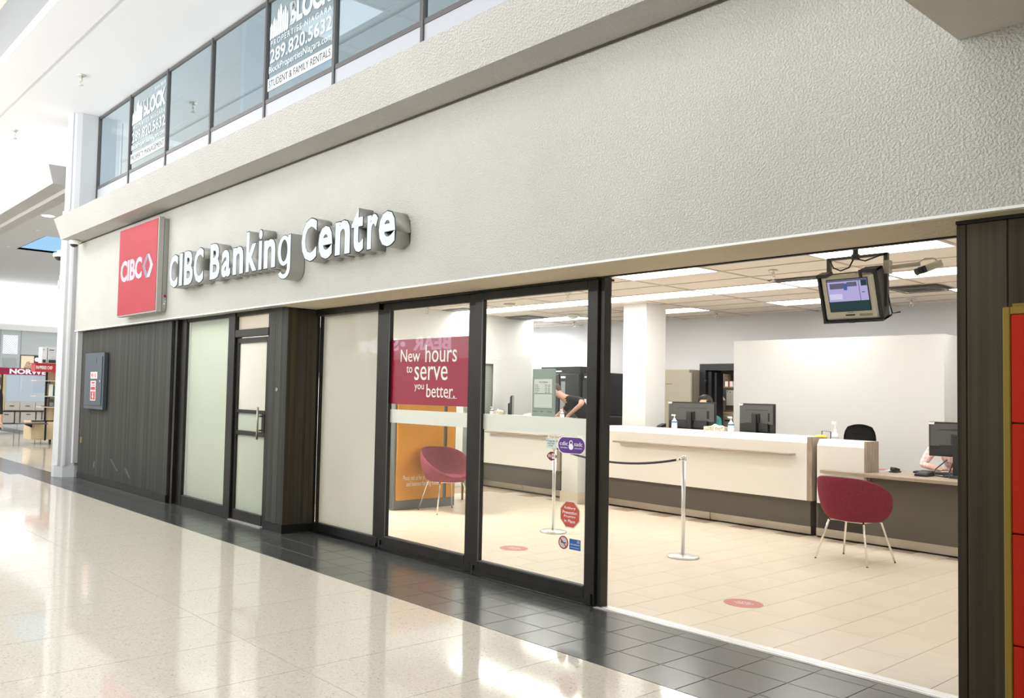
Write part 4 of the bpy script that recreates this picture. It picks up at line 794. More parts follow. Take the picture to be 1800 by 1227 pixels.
t = thing('tub', 'yellow lidded tub on the end of the teller counter', 'tub', (-4.93, 10.2, 1.01)); part('tub', MB().lathe([(.05, 0), (.055, .14)], (-4.90, 10.17, 1.01), 18, PBLUE), None, t); part('lid', MB().lathe([(.062, .0), (.064, .02), (.05, .035), (.02, .04)], (-4.90, 10.17, 1.15), 18, YEL), None, t)
t = thing('sign_holder', 'small black wire sign holder behind the yellow tub', 'holder', (-4.9, 10.3, 1.01)); part('frame', MB().tube([(-4.95, 10.3, 1.02), (-4.95, 10.3, 1.23), (-4.84, 10.29, 1.225), (-4.84, 10.29, 1.02)], .006, 6, BLACK), None, t); part('foot', MB().box(-4.96, -4.83, 10.25, 10.34, 1.01, 1.02), BLACK, t)
single('card', MB().box(-5.11, -5.03, 10.0, 10.06, 1.166, 1.17), BLUE, 'blue card lying on the right end of the teller counter', 'card')
t = thing('stapler', 'black stapler on the wooden desk', 'stapler', (-4.13, 10.35, .80)); part('base', MB().box(-4.17, -4.09, 10.26, 10.40, .80, .815, .003), BLACK, t); part('arm', MB().prism([(10.26, .84), (10.27, .86), (10.40, .84), (10.40, .815), (10.26, .82)], 'x', -4.155, -4.105, BLACK), None, t)
t = thing('brochure', 'red and white brochures lying on the wooden desk', 'brochure', (-4.34, 10.6, .80)); part('sheet', MB().box(-4.42, -4.27, 10.5, 10.64, .80, .804), PAPER, t); part('cover', MB().box(-4.40, -4.32, 10.50, 10.62, .804, .807), PRINTR, t)
t = thing('payment_terminal', 'black payment terminal on the wooden desk by the monitor', 'terminal', (-3.75, 10.1, .80)); part('body', MB().prism([(10.02, .80), (10.02, .825), (10.22, .86), (10.24, .80)], 'x', -3.81, -3.69, BLACK), None, t); part('keys', MB().prism([(10.06, .833), (10.06, .836), (10.14, .851), (10.14, .847)], 'x', -3.79, -3.71, DGREY), None, t)
t = thing('keyboard', 'black keyboard on the wooden desk before the person in pink plaid', 'keyboard', (-3.75, 10.6, .80)); part('base', MB().box(-4.0, -3.5, 10.48, 10.62, .80, .82, .003), BLACK, t); part('keys', MB().box(-3.98, -3.52, 10.49, 10.61, .82, .827), DGREY, t)
t = thing('cable', 'black monitor cables trailing over the wooden desk', 'cable', (-3.5, 10.3, .80)); part('cord', MB().tube([(-3.62, 10.40, .98), (-3.72, 10.35, .87), (-3.70, 10.25, .81), (-3.55, 10.15, .806), (-3.35, 10.2, .806)], .006, 6).tube([(-3.55, 10.40, .98), (-3.58, 10.34, .85), (-3.50, 10.10, .806), (-3.3, 10.05, .806)], .006, 6), BLACK, t)
t = thing('office_chair', 'black leather office chair back behind the small desk unit', 'chair', (-4.90, 11.2, 0), .45)
g = [[Vector(((u-.5)*.37*(1-.24*max(0, (v-.72)/.28)**3), .05*math.cos((u-.5)*2.2)-.08+.06*v, .62+.69*v-.035*(2*u-1)**2*v)) for u in [k/8 for k in range(9)]] for v in [k/12 for k in range(13)]]
mb = MB().surf(g, BLACK); r = bmesh.ops.solidify(mb.bm, geom=mb.bm.faces[:], thickness=.06); part('backrest', mb, mat('charcoal_leather', (.06, .06, .063), .4), t, **W_)
part('stitch_line', MB().box(-.09, .05, -.066, -.055, 1.19, 1.2), BLKM, t, **W_); part('seat', MB().box(-.25, .25, -.0, .48, .48, .56, .03, seg=2), BLACK, t, **W_); part('column', MB().cyl((0, .22, .08), (0, .22, .48), .03), BLKM, t, **W_)
for k in range(5): part('base_leg', MB().tube([(0, .22, .10), (.28*math.cos(k*1.257), .22+.28*math.sin(k*1.257), .06)], .018, 8, BLKM).sph((.28*math.cos(k*1.257), .22+.28*math.sin(k*1.257), .03), .03, BLACK, 8, 6), None, t, **W_)
t = thing('office_chair', 'black office chair behind the left teller counter beside the man in black', 'chair', (-8.9, 11.62, 0))
part('backrest', MB().box(-.22, .22, -.26, -.20, .75, 1.29, .05, seg=3), BLACK, t, **W_); part('seat', MB().box(-.24, .24, -.24, .24, .62, .70, .03, seg=2), BLACK, t, **W_); part('column', MB().cyl((0, 0, .06), (0, 0, .62), .03), BLKM, t, **W_); part('base', MB().lathe([(.27, 0), (.27, .03), (.04, .08)], (0, 0, 0), 20, BLKM), None, t, **W_)
t = thing('hours_sign', 'sage green hours of business board standing on the left teller counter', 'sign', (-9.5, 10.30, 1.244), TH)
part('board', MB().box(-.255, .255, 0, .03, 0, .775, .004), SAGE, t, **W_); part('hours_panel', MB().box(-.205, .20, -.004, 0, .375, .605), SAGEL, t, **W_); part('blank_panel', MB().box(-.20, .20, -.004, 0, .14, .36), SAGEL, t, **W_)
loc_text('Hours of Business', -.09, .105, .548, .568, -.004, PRINTD, t)
for k, (dd, hh) in enumerate((('Monday', '9:30 - 5:00'), ('Tuesday', '9:30 - 5:00'), ('Wednesday', '9:30 - 5:00'), ('Thursday', '9:30 - 5:00'), ('Friday', '9:30 - 5:00'))):
    z = .508-.030*k; wl_ = len(dd)*.0125; loc_text(dd, -.19, -.19+wl_, z-.009, z+.010, -.004, PRINTD, t); loc_text(hh, .04, .155, z-.008, z+.009, -.004, PRINTD, t)
part('footer_text', MB().box(-.235, -.13, -.002, 0, .075, .083).box(-.05, .0, -.002, 0, .075, .083).box(.11, .205, -.002, 0, .075, .083), PRINTD, t, **W_)
single('leaflet', MB().prism([(-10.0, 1.2445), (-9.82, 1.2445), (-9.82, 1.285), (-9.86, 1.288), (-10.0, 1.26)], 'y', 10.36, 10.40), PAPER, 'folded white leaflet left of the hours board on the counter', 'leaflet')
# dark cabinets at the back
for (xa, xb, h, ya, lab) in ((-11.36, -10.38, 2.14, 12.25, 'tallest black cabinet behind the man in black'), (-10.36, -9.97, 2.02, 12.3, 'black cabinet partly hidden by the sliding door post'), (-9.95, -9.78, 2.02, 12.3, 'narrow black cabinet with pale edge right of the door post')):
    t = thing('cabinet', lab, 'cabinet', ((xa+xb)/2, 12.5, 0)); part('body', MB().box(xa, xb, ya, 12.95, .05, h, .006).box(xa+.02, xb-.02, ya+.03, 12.9, 0, .05), mat('black_cabinet', (.022, .026, .028), .35, .2), t)
    nd = 2 if xb-xa > .6 else 1
    for k in range(nd):
        dx = (xb-xa)/nd; m = MB().box(xa+dx*k+.012, xa+dx*(k+1)-.012, ya-.02, ya, .10, h-.14, .004); dd = part('door', m, mat('black_cabinet_door', (.03, .036, .038), .3, .2), t)
        part('handle', MB().box(xa+dx*(k+1)-.05, xa+dx*(k+1)-.035, ya-.04, ya-.02, 1.0, 1.2), STEEL, dd)
    if nd == 2:
        part('notice', MB().box(-10.82, -10.72, 12.222, 12.228, 1.60, 1.86).box(-10.84, -10.73, 12.222, 12.228, 1.30, 1.57), PRINTG, t); part('nameplate', MB().box(-11.0, -10.83, 12.24, 12.25, 2.04, 2.065).box(-10.83, -10.72, 12.22, 12.23, 1.92, 1.96), PRINTW, t)
    elif h == 2.02 and xb < -9.96: part('notice', MB().box(-10.32, -10.22, 12.272, 12.28, 1.36, 1.54).box(-10.3, -10.2, 12.272, 12.28, 1.93, 1.96), PRINTW, t)
    else: part('edge_strip', MB().box(-9.885, -9.865, 12.272, 12.3, .1, 1.95), mat('tan_strip', (.42, .36, .25), .5), t)
single('wall_pipe', MB().cyl((-9.70, 12.93, 0), (-9.70, 12.93, 1.42), .035, n=12), PRINTW, 'short white pipe on the back wall right of the black cabinets', 'pipe')
t = thing('safe', 'tall beige steel safe standing left of the vault doorway', 'safe', (-8.58, 12.8, 0)); part('body', MB().box(-9.02, -8.345, 12.66, 12.985, 0, 2.085, .006), BEIGE, t); sdr = part('door', MB().box(-8.99, -8.30, 12.645, 12.66, .03, 2.03, .004), BEIGE, t)
part('hinge_edge', MB().box(-8.295, -8.27, 12.64, 12.66, .03, 2.03), mat('safe_dark_edge', (.22, .20, .17), .5), t); part('maker_mark', MB().box(-8.79, -8.665, 12.64, 12.645, 1.832, 1.845).lathe([(.012, 0), (.012, .005)], (-8.80, 12.642, 1.835), 10), mat('maker_red', (.50, .16, .10), .5), sdr)
# things inside the vault doorway
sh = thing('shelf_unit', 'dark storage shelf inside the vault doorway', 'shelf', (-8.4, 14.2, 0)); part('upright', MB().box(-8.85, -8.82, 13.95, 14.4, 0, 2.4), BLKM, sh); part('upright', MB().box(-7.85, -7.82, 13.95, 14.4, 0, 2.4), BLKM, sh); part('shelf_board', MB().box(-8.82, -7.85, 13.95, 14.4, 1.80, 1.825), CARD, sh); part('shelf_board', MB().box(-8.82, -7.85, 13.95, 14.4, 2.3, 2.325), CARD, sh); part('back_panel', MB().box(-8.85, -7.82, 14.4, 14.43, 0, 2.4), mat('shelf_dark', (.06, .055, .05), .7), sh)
single('box', MB().box(-8.75, -8.5, 13.98, 14.3, 1.826, 2.05, .004), mat('dark_carton', (.20, .15, .10), .8, var=.4, scale=20), 'dark brown carton on the shelf in the vault doorway', 'box')
t = thing('box', 'small white box with red stripe on the vault shelf', 'box', (-8.41, 14.1, 1.826)); part('box', MB().box(-8.48, -8.33, 13.98, 14.15, 1.826, 1.92), PRINTW, t); part('stripe', MB().box(-8.415, -8.385, 13.974, 13.98, 1.826, 1.92), PRINTR, t)
t = thing('filing_cabinet', 'tan filing cabinet inside the vault doorway', 'cabinet', (-8.05, 13.6, 0)); part('body', MB().box(-8.32, -7.75, 13.42, 13.85, 0, 1.365, .005), BEIGE, t)
for k in range(3): dr = part('drawer', MB().box(-8.30, -7.77, 13.405, 13.42, .05+.43*k, .45+.43*k, .004), BEIGE, t); part('handle', MB().box(-8.12, -7.97, 13.39, 13.405, .36+.43*k, .38+.43*k), BLKM, dr)
t = thing('notice_board', 'grey board with pinned white paper inside the vault doorway', 'board', (-8.1, 13.7, 1.43)); part('board', MB().box(-8.37, -7.85, 13.70, 13.73, 1.39, 1.80), mat('board_grey', (.10, .105, .11), .6), t); part('paper', MB().box(-8.275, -8.10, 13.692, 13.70, 1.49, 1.755), PAPER, t); part('pin', MB().sph((-8.25, 13.688, 1.735), .01, BLACK, 8, 6), None, t); part('pin', MB().sph((-8.20, 13.688, 1.725), .01, BLACK, 8, 6), None, t)
t = thing('paper_bag', 'crumpled grey paper bag standing on the filing cabinet', 'bag', (-8.28, 13.5, 1.366)); part('bag', MB().prism([(-8.40, 1.366), (-8.24, 1.366), (-8.23, 1.58), (-8.28, 1.64), (-8.30, 1.745), (-8.41, 1.745)], 'y', 13.50, 13.60, mat('grey_bag', (.40, .38, .35), .9, var=.2, scale=18)), None, t); part('fold', MB().box(-8.405, -8.31, 13.495, 13.50, 1.70, 1.72), PAPER, t)
t = thing('wipes_pack', 'yellow and blue wipes pack behind the wide monitor', 'pack', (-8.27, 13.45, 1.366)); part('pack', MB().box(-8.325, -8.21, 13.40, 13.48, 1.366, 1.56), YEL, t); part('label', MB().box(-8.315, -8.22, 13.396, 13.40, 1.44, 1.54), PBLUE, t)
t = thing('folder_stack', 'brown folders lying on the filing cabinet', 'folders', (-8.05, 13.6, 1.366)); part('folder', MB().box(-8.20, -7.85, 13.45, 13.68, 1.366, 1.385), CARD, t); part('folder', MB().box(-8.18, -7.88, 13.47, 13.66, 1.385, 1.40), WOODB, t)

# ------------------------------------------------------------------ the hall beyond the column
HX = -16.15; CORN2 = stucco('stucco_far_cornice', (.44, .43, .42), 75, .4)
struct('trim_11', MB().prism([(4.43, 5.22), (4.34, 5.56), (5.0, 5.57), (5.0, 5.30), (4.72, 5.30), (4.72, 5.22)], 'x', -46, HX), CORN2)
struct('trim_12', MB().box(-46, HX, 4.72, 4.95, 5.14, 5.30), CORN2)
struct('wall_front', MB().box(-46, HX-.1, 4.71, 4.9, 5.56, 6.32), MALLW)
struct('ceiling', MB().box(-46, -15.3, 4.95, 7.2, 6.0, 6.1).box(-46, -30.0, 7.2, 17, 6.0, 6.1).box(-26.7, -11, 7.2, 17, 6.0, 6.1).box(-30.0, -26.7, 12.0, 17, 6.0, 6.1), HALLC)
struct('ceiling', MB().box(-30.02, -30.0, 7.2, 12, 6.0, 6.9).box(-26.7, -26.68, 7.2, 12, 6.0, 6.9).box(-30, -26.7, 7.18, 7.2, 6.0, 6.9), HALLC)
sk = semp('window_10', (-28.3, 9.5, 6.9)); part('pane', MB().box(-30, -26.7, 7.2, 12, 6.06, 6.08), SKYBL, sk)
fw = struct('wall_far', MB().box(-42.1, -42, 4.9, 17, 4.26, 6.0), WHITE)
struct('trim_13', MB().box(-42, -41.7, 4.9, 17, 4.02, 4.27), WHITE); 
fs = struct('wall_far', MB().box(-42.1, -41.95, 4.9, 17, 0, 4.02), HALLW)
part('panel_joint', MB().box(-41.95, -41.94, 10.40, 10.43, 0, 4.02).box(-41.95, -41.94, 9.53, 9.56, 0, 4.02), mat('joint_grey', (.35, .38, .39), .7), fs)
def lattice(n, y0, y1, z0, z1, m):
    wn = semp('window_%d' % n, (-41.9, (y0+y1)/2, z0)); part('pane', MB().box(-41.95, -41.94, y0, y1, z0, z1), m, wn)
    s = MB(); W = y1-y0; H = z1-z0; k = 6
    def seg(a, b): s.tube([(-41.925, y0+W*a[0], z0+H*a[1]), (-41.925, y0+W*b[0], z0+H*b[1])], .011, 4)
    asp = int(round(k*H/W)); 
    for i in range(-asp, k+1):
        for sgn in (0, 1):
            pts = []
            for tt in range(0, asp*4+1):
                v = tt/(asp*4); u = (i+v*asp)/k
                if -1e-6 <= u <= 1+1e-6: pts.append((u if not sgn else 1-u, v))
            if len(pts) > 1: seg(pts[0], pts[-1])
    o = part('lattice_slat', s, HALLW, wn); o['kind'] = 'stuff'
lattice(11, 9.66, 10.28, 2.94, 3.79, LATT); lattice(12, 9.68, 10.26, 2.1, 2.78, mat('lattice_backing', (.80, .84, .86), .6))
t = thing('shop_window', 'warm lit shop display beyond the red cart sign', 'display', (-41.9, 10.8, 1.2)); part('backing', MB().box(-41.96, -41.93, 10.42, 11.9, 1.2, 2.92), mat('shop_dark', (.06, .045, .035), .7), t)
part('backdrop', MB().box(-41.93, -41.915, 10.45, 11.0, 1.2, 2.88), WARMLIT, t); part('garment', MB().prism([(10.52, 1.2), (10.98, 1.2), (10.92, 2.3), (10.80, 2.62), (10.70, 2.62), (10.58, 2.35)], 'x', -41.9, -41.85, mat('straw_garment', (.62, .47, .28), .9, var=.3, scale=12)), None, t); part('lamp', MB().sph((-41.8, 11.1, 2.72), .09, DOWNL), None, t)
t = thing('downlight', 'bright oval recessed downlight in the grey hall ceiling', 'light', (-23.42, 6.337, 6.0)); part('ring', MB().lathe([(.19, 0), (.19, -.012), (.16, -.014)], (-23.42, 6.337, 6.0), 24, PRINTW), None, t); part('lens', MB().lathe([(.155, 0), (.15, -.006)], (-23.42, 6.337, 5.985), 24, DOWNL), None, t)
for x, y, lab in ((-25.8, 6.70, 'tiny white ceiling spot near the oval downlight'), (-29.6, 6.84, 'tiny white ceiling spot near the left picture edge')): single('ceiling_spot', MB().lathe([(.06, 0), (.05, -.02), (.02, -.03)], (x, y, 6.0), 14), PRINTW, lab, 'spot')
t = thing('exit_sign', 'small cream box sign beside the column, left of its shaft', 'sign', (-18, 5.5, 3.5)); part('case', MB().box(-17.95, -17.9, 5.10, 5.5, 3.50, 3.68, .004), mat('sign_cream', (.70, .69, .62), .5), t); part('bracket', MB().cyl((-17.92, 5.13, 3.68), (-17.92, 5.13, 3.78), .012).cyl((-17.92, 5.13, 3.6), (-15.62, 4.90, 3.6), .015), PRINTW, t)
# red topped merchandise cart
CXX = -23.7
t = thing('vendor_cart', 'maple vendor cart with red sign and empty shelves beside the white column', 'cart', (CXX, 6.7, 0))
bx = part('cabinet', MB().box(CXX-.75, CXX, 6.23, 7.3, .12, .61, .004), MAPLE, t)
part('door', MB().box(CXX, CXX+.02, 6.25, 6.555, .15, .585, .004), MAPLE, bx); part('door', MB().box(CXX, CXX+.02, 6.60, 6.93, .13, .59, .004), MAPLE, bx); part('door', MB().box(CXX, CXX+.02, 6.97, 7.28, .13, .59, .004), MAPLE, bx)
part('door_panel', MB().box(CXX+.02, CXX+.026, 6.29, 6.51, .2, .53, .004), MAPLE, bx); part('door_panel', MB().box(CXX+.02, CXX+.026, 6.65, 6.88, .18, .54, .004), MAPLE, bx)
part('corner_post', MB().box(CXX-.005, CXX+.028, 6.558, 6.595, .10, .62).box(CXX-.02, CXX+.025, 6.22, 7.3, .605, .63), BLKM, bx)
part('back_panel', MB().box(CXX-.30, CXX-.26, 6.62, 7.3, .62, 1.9), MAPLE, t); part('side_post', MB().box(CXX-.28, CXX-.22, 6.85, 6.91, .62, 1.92).box(CXX-.28, CXX-.22, 6.60, 6.64, .62, 1.92), BLKM, t)
for z, ya, yb in ((1.66, 6.29, 6.86), (1.25, 6.29, 6.86), (.965, 6.45, 6.9)): part('shelf', MB().box(CXX-.45, CXX+.05, ya, yb, z, z+.022), KWOOD, t)
part('shelf_bracket', MB().box(CXX-.28, CXX+.0, 6.63, 6.65, 1.60, 1.66).box(CXX-.28, CXX+.0, 6.63, 6.65, 1.19, 1.25), BLKM, t)
part('flap_table', MB().box(CXX-.1, CXX+.5, 5.95, 6.50, .545, .57), DGREY, t); part('flap_bracket', MB().prism([(6.23, .54), (6.23, .44), (6.0, .54)], 'x', CXX+.05, CXX+.08, BLKM), None, t)
sgn = part('sign_board', MB().box(CXX-.35, CXX+.05, 6.25, 7.2, 1.905, 2.12, .005), REDC, t, label='red sign board with white lettering'); part('lettering', text('PAMPERED CHEF', 6.27, 6.68, 1.97, 2.06, CXX+.05, PRINTW, .03, .004, plane='yz'), None, sgn)
part('canopy', MB().box(CXX-.5, CXX+.07, 6.22, 7.2, 2.115, 2.13), REDC, t)
for yy in (6.72, 7.0): part('caster', MB().cyl((CXX-.06, yy-.02, .055), (CXX-.06, yy+.02, .055), .055, n=14, m=BLACK).box(CXX-.09, CXX-.03, yy-.025, yy+.025, .05, .125, m=BLKM), None, t)
for (ya, yb, h, m_, lab) in ((6.42, 6.55, .43, 'carton_white', 'tall narrow white carton on top of the red cart sign'), (6.57, 6.80, .44, 'carton_grey', 'large printed grey carton on top of the red cart sign')):
    b_ = thing('carton', lab, 'box', (CXX, (ya+yb)/2, 2.13)); part('box', MB().box(CXX-.35, CXX-.02, ya, yb, 2.13, 2.13+h, .004), mat(m_, (.62, .62, .63) if h > .435 else (.72, .72, .72), .7, var=.08, scale=6), b_)
    part('print', MB().box(CXX-.02, CXX-.014, ya+.02, yb-.03, 2.15, 2.23).box(CXX-.02, CXX-.014, ya+.03, yb-.08, 2.48, 2.50), PRINTD, b_)
b_ = thing('blender_jar', 'dark lidded teal jar at the right of the cartons on the cart', 'jar', (CXX, 6.84, 2.13)); part('jar', MB().lathe([(.05, 0), (.06, .1), (.055, .24)], (CXX-.06, 6.885, 2.13), 16, mat('teal_grey', (.10, .16, .18), .3)), None, b_); part('lid', MB().lathe([(.065, .24), (.065, .30), (.03, .31)], (CXX-.06, 6.885, 2.13), 16, BLACK), None, b_)
b_ = thing('cookware_set', 'teal and white boxed kitchenware on the cart shelves', 'box', (CXX-.1, 6.75, 1.27)); part('box', MB().box(CXX-.22, CXX-.12, 6.68, 6.76, 1.272, 1.58), PRINTW, b_); part('box_stripe', MB().box(CXX-.22, CXX-.115, 6.77, 6.82, 1.272, 1.54), mat('teal_dark', (.05, .12, .12), .5), b_)
b_ = thing('cookware_set', 'dark wrapped kitchenware on the lowest cart shelf', 'box', (CXX-.1, 6.75, .987)); part('box', MB().box(CXX-.22, CXX-.12, 6.68, 6.80, .987, 1.18), DGREY, b_); part('wrap', MB().box(CXX-.12, CXX-.115, 6.69, 6.79, 1.0, 1.10), PRINTG, b_)
# kiosk with shutter
KX = -32.3
t = thing('vendor_kiosk', 'pale wooden kiosk with closed shutter and red lettered sign in the far hall', 'kiosk', (KX, 8.2, 0))
part('sign_board', MB().box(KX-.5, KX, 6.6, 9.6, 1.905, 2.135, .006), mat('kiosk_crimson', (.36, .01, .06), .4), t); part('lettering', text('NORWEX', 7.69, 9.18, 1.925, 2.105, KX, emit('kiosk_letter_glow', (.95, .96, 1.0), 1.0), .04, .006, plane='yz'), None, t)
part('post', MB().box(KX-.3, KX-.0, 7.49, 7.57, .6, 1.905), MAPLE, t); part('post', MB().box(KX-.3, KX-.0, 9.02, 9.1, .6, 1.905), MAPLE, t); part('edge', MB().box(KX-.1, KX+.01, 7.45, 7.49, .6, 1.905), BLKM, t); part('side_unit', MB().box(KX-.35, KX-.05, 6.6, 7.45, .6, 1.9), MAPLE, t)
for k in range(3): part('side_shelf_goods', MB().box(KX-.05, KX-.02, 6.9, 7.42, .72+.4*k, 1.0+.4*k), mat('goods_dark', (.10, .07, .06), .7, var=.4, scale=14), t)
for k in range(26): part('shutter_slat', MB().box(KX-.06, KX-.04+(.008 if k % 2 else 0), 7.57, 9.02, .965+.0362*k, .965+.0362*(k+1)-.004), SHUT, t)
part('plinth', MB().box(KX-.6, KX-.03, 6.6, 9.3, .17, .965), KWOOD, t); part('ledge', MB().box(KX-.5, KX+.03, 7.4, 9.3, .60, .63).box(KX-.5, KX+.03, 6.6, 9.3, .16, .185), BLKM, t)
for k in range(3): dr = part('drawer', MB().box(KX-.03, KX, 7.58+.515*k, 8.07+.515*k, .645, .945, .008), KWOOD, t); part('handle', MB().box(KX, KX+.02, 7.75+.515*k, 7.89+.515*k, .79, .81), BLKM, dr)
for k in range(2): dr = part('door', MB().box(KX-.03, KX, 7.42+.7*k, 7.90+.7*k, .20, .59, .008), KWOOD, t); part('handle', MB().box(KX, KX+.02, 7.58+.72*k, 7.72+.72*k, .49, .51), BLKM, dr)
part('gap_strip', MB().box(KX-.02, KX+.004, 7.91, 7.93, .19, .6).box(KX-.02, KX+.004, 8.09, 8.11, .19, .6).box(KX-.02, KX+.004, 8.62, 8.64, .19, .6).box(KX-.02, KX+.004, 8.82, 8.84, .19, .6), BLKM, t)
for yy in (6.8, 7.5, 9.1): part('caster', MB().cyl((KX-.1, yy-.03, .08), (KX-.1, yy+.03, .08), .08, n=14, m=BLACK).cyl((KX-.1, yy-.035, .08), (KX-.1, yy+.035, .08), .03, n=10, m=ALU), None, t)

# ------------------------------------------------------------------ people
def skin_mesh(verts, edges, radii, sub=2, roots=(0,)):
    me = bpy.data.meshes.new('b'); me.from_pydata(verts, edges, []); o = bpy.data.objects.new('b', me); COL.objects.link(o)
    md = o.modifiers.new('Skin', 'SKIN'); md.use_smooth_shade = True
    sv = me.skin_vertices[0].data
    for i, r in enumerate(radii):
        r = (r, r) if not isinstance(r, tuple) else r; sv[i].radius = r; sv[i].use_root = i in roots
    ss = o.modifiers.new('Sub', 'SUBSURF'); ss.levels = sub; ss.render_levels = sub
    out = bpy.data.meshes.new_from_object(o.evaluated_get(bpy.context.evaluated_depsgraph_get()))
    bpy.data.objects.remove(o); bpy.data.meshes.remove(me); return out
def lerp(a, b, t): return Vector(a)*(1-t)+Vector(b)*t
def person(label, J, colours, hairm, base, face_dir, hair_long=False):
    """J: joint positions (world). One continuous skinned body with hands; hair and face pieces are children."""
    V, E, R, tagv = [], [], [], []
    def add(p, r, par=None, tg='skin'):
        V.append(Vector(p)); R.append(r); tagv.append(tg); i = len(V)-1
        if par is not None: E.append((par, i))
        return i
    pel = add(J['pelvis'], (.15, .12), None, 'legs'); wst = add(lerp(J['pelvis'], J['chest'], .45), (.135, .11), pel, 'top'); ch = add(J['chest'], (.17, .14), wst, 'top')
    nb_ = add(lerp(J['chest'], J['neck'], .62), (.10, .085), ch, 'top'); nk = add(J['neck'], .055, nb_, 'skin'); h0 = add(lerp(J['neck'], J['head'], .55), .068, nk, 'skin')
    hc = add(J['head'], (.086, .098), h0, 'skin'); upv = (Vector(J['head'])-Vector(J['neck'])).normalized(); ht = add(Vector(J['head'])+upv*.075, .068, hc, 'skin')
    f = Vector(face_dir).normalized(); hx = Vector(J['head']); sidev = upv.cross(f).normalized()
    for s in 'lr':
        sh = add(J['sh_'+s], .062, nb_, 'top'); mid = add(lerp(J['sh_'+s], J['el_'+s], .5), .056, sh, 'top'); el = add(J['el_'+s], .041, mid, 'sleeve'); fm = add(lerp(J['el_'+s], J['ha_'+s], .5), .037, el, 'sleeve'); wr = add(J['ha_'+s], (.030, .022), fm, 'skin')
        d = (Vector(J['ha_'+s])-Vector(J['el_'+s])).normalized(); q = d.cross(Vector((0, 0, 1)))
        q = q.normalized() if q.length > .2 else Vector((1, 0, 0)); dn = d.cross(q).normalized()
        pm = add(Vector(J['ha_'+s])+d*.055, (.038, .018), wr, 'skin')
        for k, L in enumerate((.070, .082, .076, .058)):
            b0 = Vector(J['ha_'+s])+d*.085+q*(.026-.0175*k); i1 = add(b0, .0095, pm, 'skin'); i2 = add(b0+d*L*.55-dn*.004, .0088, i1, 'skin'); add(b0+d*L*.9-dn*.020, .0075, i2, 'skin')
        tb = add(Vector(J['ha_'+s])+d*.04+q*.042, .0105, pm, 'skin'); add(Vector(J['ha_'+s])+d*.085+q*.056, .009, tb, 'skin')
        hp = add(J['hip_'+s], .088, pel, 'legs'); th = add(lerp(J['hip_'+s], J['kn_'+s], .5), .078, hp, 'legs'); kn = add(J['kn_'+s], .056, th, 'legs'); cf = add(lerp(J['kn_'+s], J['an_'+s], .35), .053, kn, 'legs'); an = add(J['an_'+s], .036, cf, 'legs'); tz = Vector(J['an_'+s]); ff = Vector((f.x, f.y, 0)).normalized()
        hl = add((tz.x+ff.x*.06, tz.y+ff.y*.06, max(.042, tz.z-.05)), (.04, .034), an, 'shoe'); add((tz.x+ff.x*.17, tz.y+ff.y*.17, .035), (.036, .026), hl, 'shoe')
    me = skin_mesh(V, E, R, 2)
    mats = list(colours.keys()); 
    for k in mats: me.materials.append(colours[k])
    segs = [(V[a], V[b], tagv[b]) for a, b in E]
    for p in me.polygons:
        c = p.center; best = min(segs, key=lambda sg: ((c-(sg[0]+(sg[1]-sg[0])*max(0, min(1, (c-sg[0]).dot(sg[1]-sg[0])/max(1e-9, (sg[1]-sg[0]).length_squared))))).length))
        p.material_index = mats.index(best[2]) if best[2] in mats else mats.index('skin'); p.use_smooth = True
    root = thing('person', label, 'person', base); o = link('body', me, root, True)
    # face, ears, hair
    fc_ = MB().sph(hx+f*.100-upv*.018, .016, SKIN, 10, 8, (1, 1, 1.4)); part('nose', fc_, None, root)
    part('eye', MB().sph(hx+f*.088+sidev*.033+upv*.012, .012, EYE, 8, 6), None, root); part('eye', MB().sph(hx+f*.088-sidev*.033+upv*.012, .012, EYE, 8, 6), None, root)
    part('mouth', MB().sph(hx+f*.085-upv*.058, .02, LIPS, 8, 6, (1, 1, .35)), None, root)
    part('ear', MB().sph(hx+sidev*.086-upv*.005, .028, SKIN, 10, 8, (.5+.5*abs(f.x), .5+.5*abs(f.y), 1.15)), None, root); part('ear', MB().sph(hx-sidev*.086-upv*.005, .028, SKIN, 10, 8, (.5+.5*abs(f.x), .5+.5*abs(f.y), 1.15)), None, root)
    hm = MB().sph((0, 0, 0), .106, hairm, 20, 14)
    for v in list(hm.bm.verts):
        p = hx-f*.012+upv*.022+v.co; rel = p-hx
        if rel.dot(f) > .03 and rel.dot(upv) < .093 and not (hair_long and abs(rel.dot(sidev)) > .074): p = hx+rel*.62
        elif rel.dot(upv) < (-.03 if not hair_long else -.2) and rel.dot(f) > -.06: p = hx+rel*.72
        v.co = p
    if hair_long: hm.sph(hx-f*.05-upv*.09+sidev*.055, .06, hairm, 12, 8, (1, 1, 1.9)).sph(hx-f*.05-upv*.09-sidev*.055, .06, hairm, 12, 8, (1, 1, 1.9))
    part('hair', hm, None, root); return root
person('man in a black t-shirt bending forward behind the left teller counter', dict(pelvis=(-9.28, 11.42, .98), chest=(-9.42, 11.08, 1.42), neck=(-9.66, 10.93, 1.575), head=(-9.78, 10.90, 1.675), sh_l=(-9.27, 10.98, 1.52), el_l=(-9.17, 10.86, 1.46), ha_l=(-9.36, 10.80, 1.285), sh_r=(-9.62, 11.14, 1.46), el_r=(-9.86, 11.1, 1.26), ha_r=(-10.02, 10.95, 1.10), hip_l=(-9.19, 11.44, .95), hip_r=(-9.38, 11.46, .95), kn_l=(-9.22, 11.38, .52), kn_r=(-9.42, 11.40, .52), an_l=(-9.2, 11.46, .09), an_r=(-9.42, 11.48, .09)),
       dict(skin=SKIN, top=TSHIRT, sleeve=SKIN, legs=TROUS, shoe=BLACK), HAIRB, (-9.3, 11.4, 0), (-.85, -.40, -.35))
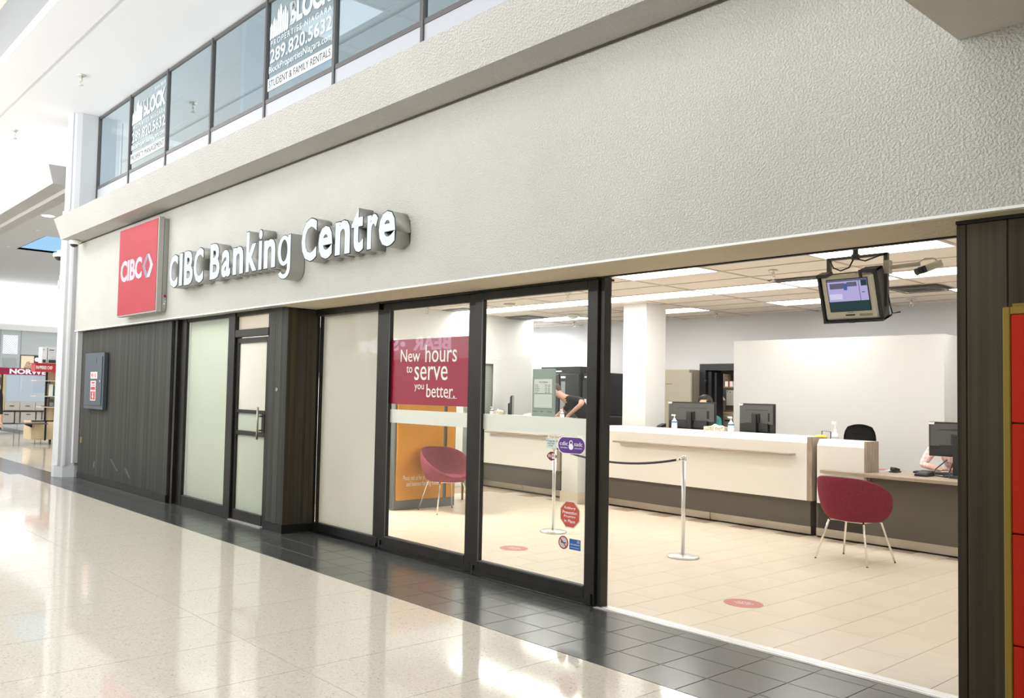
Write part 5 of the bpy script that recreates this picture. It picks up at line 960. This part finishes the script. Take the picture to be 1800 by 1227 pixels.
person('dark haired woman in a teal top sitting behind the wide monitor', dict(pelvis=(-6.97, 11.12, .66), chest=(-6.97, 11.06, 1.12), neck=(-6.98, 11.03, 1.385), head=(-6.985, 11.0, 1.525), sh_l=(-6.80, 11.04, 1.30), el_l=(-6.74, 10.93, 1.05), ha_l=(-6.87, 10.72, 1.035), sh_r=(-7.16, 11.04, 1.30), el_r=(-7.22, 10.93, 1.05), ha_r=(-7.08, 10.72, 1.035), hip_l=(-6.88, 11.1, .66), hip_r=(-7.06, 11.1, .66), kn_l=(-6.87, 10.92, .60), kn_r=(-7.07, 10.92, .60), an_l=(-6.87, 11.0, .20), an_r=(-7.07, 11.0, .20)),
       dict(skin=SKIN, top=TEAL, sleeve=TEAL, legs=TROUS, shoe=BLACK), HAIR, (-6.97, 11.1, 0), (.15, -1, -.1), True)
person('person in a pink plaid shirt resting both forearms on the wooden desk', dict(pelvis=(-3.62, 11.22, .52), chest=(-3.72, 11.0, .95), neck=(-3.62, 10.92, 1.17), head=(-3.52, 10.88, 1.29), sh_l=(-3.48, 10.95, 1.09), el_l=(-3.42, 10.76, .875), ha_l=(-3.60, 10.66, .858), sh_r=(-3.96, 10.95, 1.07), el_r=(-3.99, 10.72, .885), ha_r=(-3.80, 10.60, .862), hip_l=(-3.52, 11.2, .52), hip_r=(-3.72, 11.2, .52), kn_l=(-3.5, 10.80, .54), kn_r=(-3.74, 10.80, .54), an_l=(-3.5, 10.84, .10), an_r=(-3.74, 10.84, .10)),
       dict(skin=SKIN, top=PLAID, sleeve=PLAID, legs=TROUS, shoe=BLACK), HAIRB, (-3.62, 11.2, 0), (.35, -.9, -.3))
PX, PY = -17.56, 3.86
person('passer-by in a black jacket cut off by the left picture edge', dict(pelvis=(PX, PY, .95), chest=(PX, PY, 1.30), neck=(PX, PY, 1.50), head=(PX, PY+.01, 1.63), sh_l=(PX+.13, PY+.13, 1.42), el_l=(PX+.165, PY+.155, 1.12), ha_l=(PX+.17, PY+.175, .86), sh_r=(PX-.13, PY-.13, 1.42), el_r=(PX-.17, PY-.17, 1.12), ha_r=(PX-.18, PY-.18, .86), hip_l=(PX+.07, PY+.07, .92), hip_r=(PX-.07, PY-.07, .92), kn_l=(PX+.09, PY+.04, .5), kn_r=(PX-.05, PY-.1, .5), an_l=(PX+.08, PY+.09, .09), an_r=(PX-.07, PY-.05, .09)),
       dict(skin=SKIN, top=TSHIRT, sleeve=TSHIRT, legs=TROUS, shoe=BLACK), HAIR, (PX, PY, 0), (-.7, .7, 0))
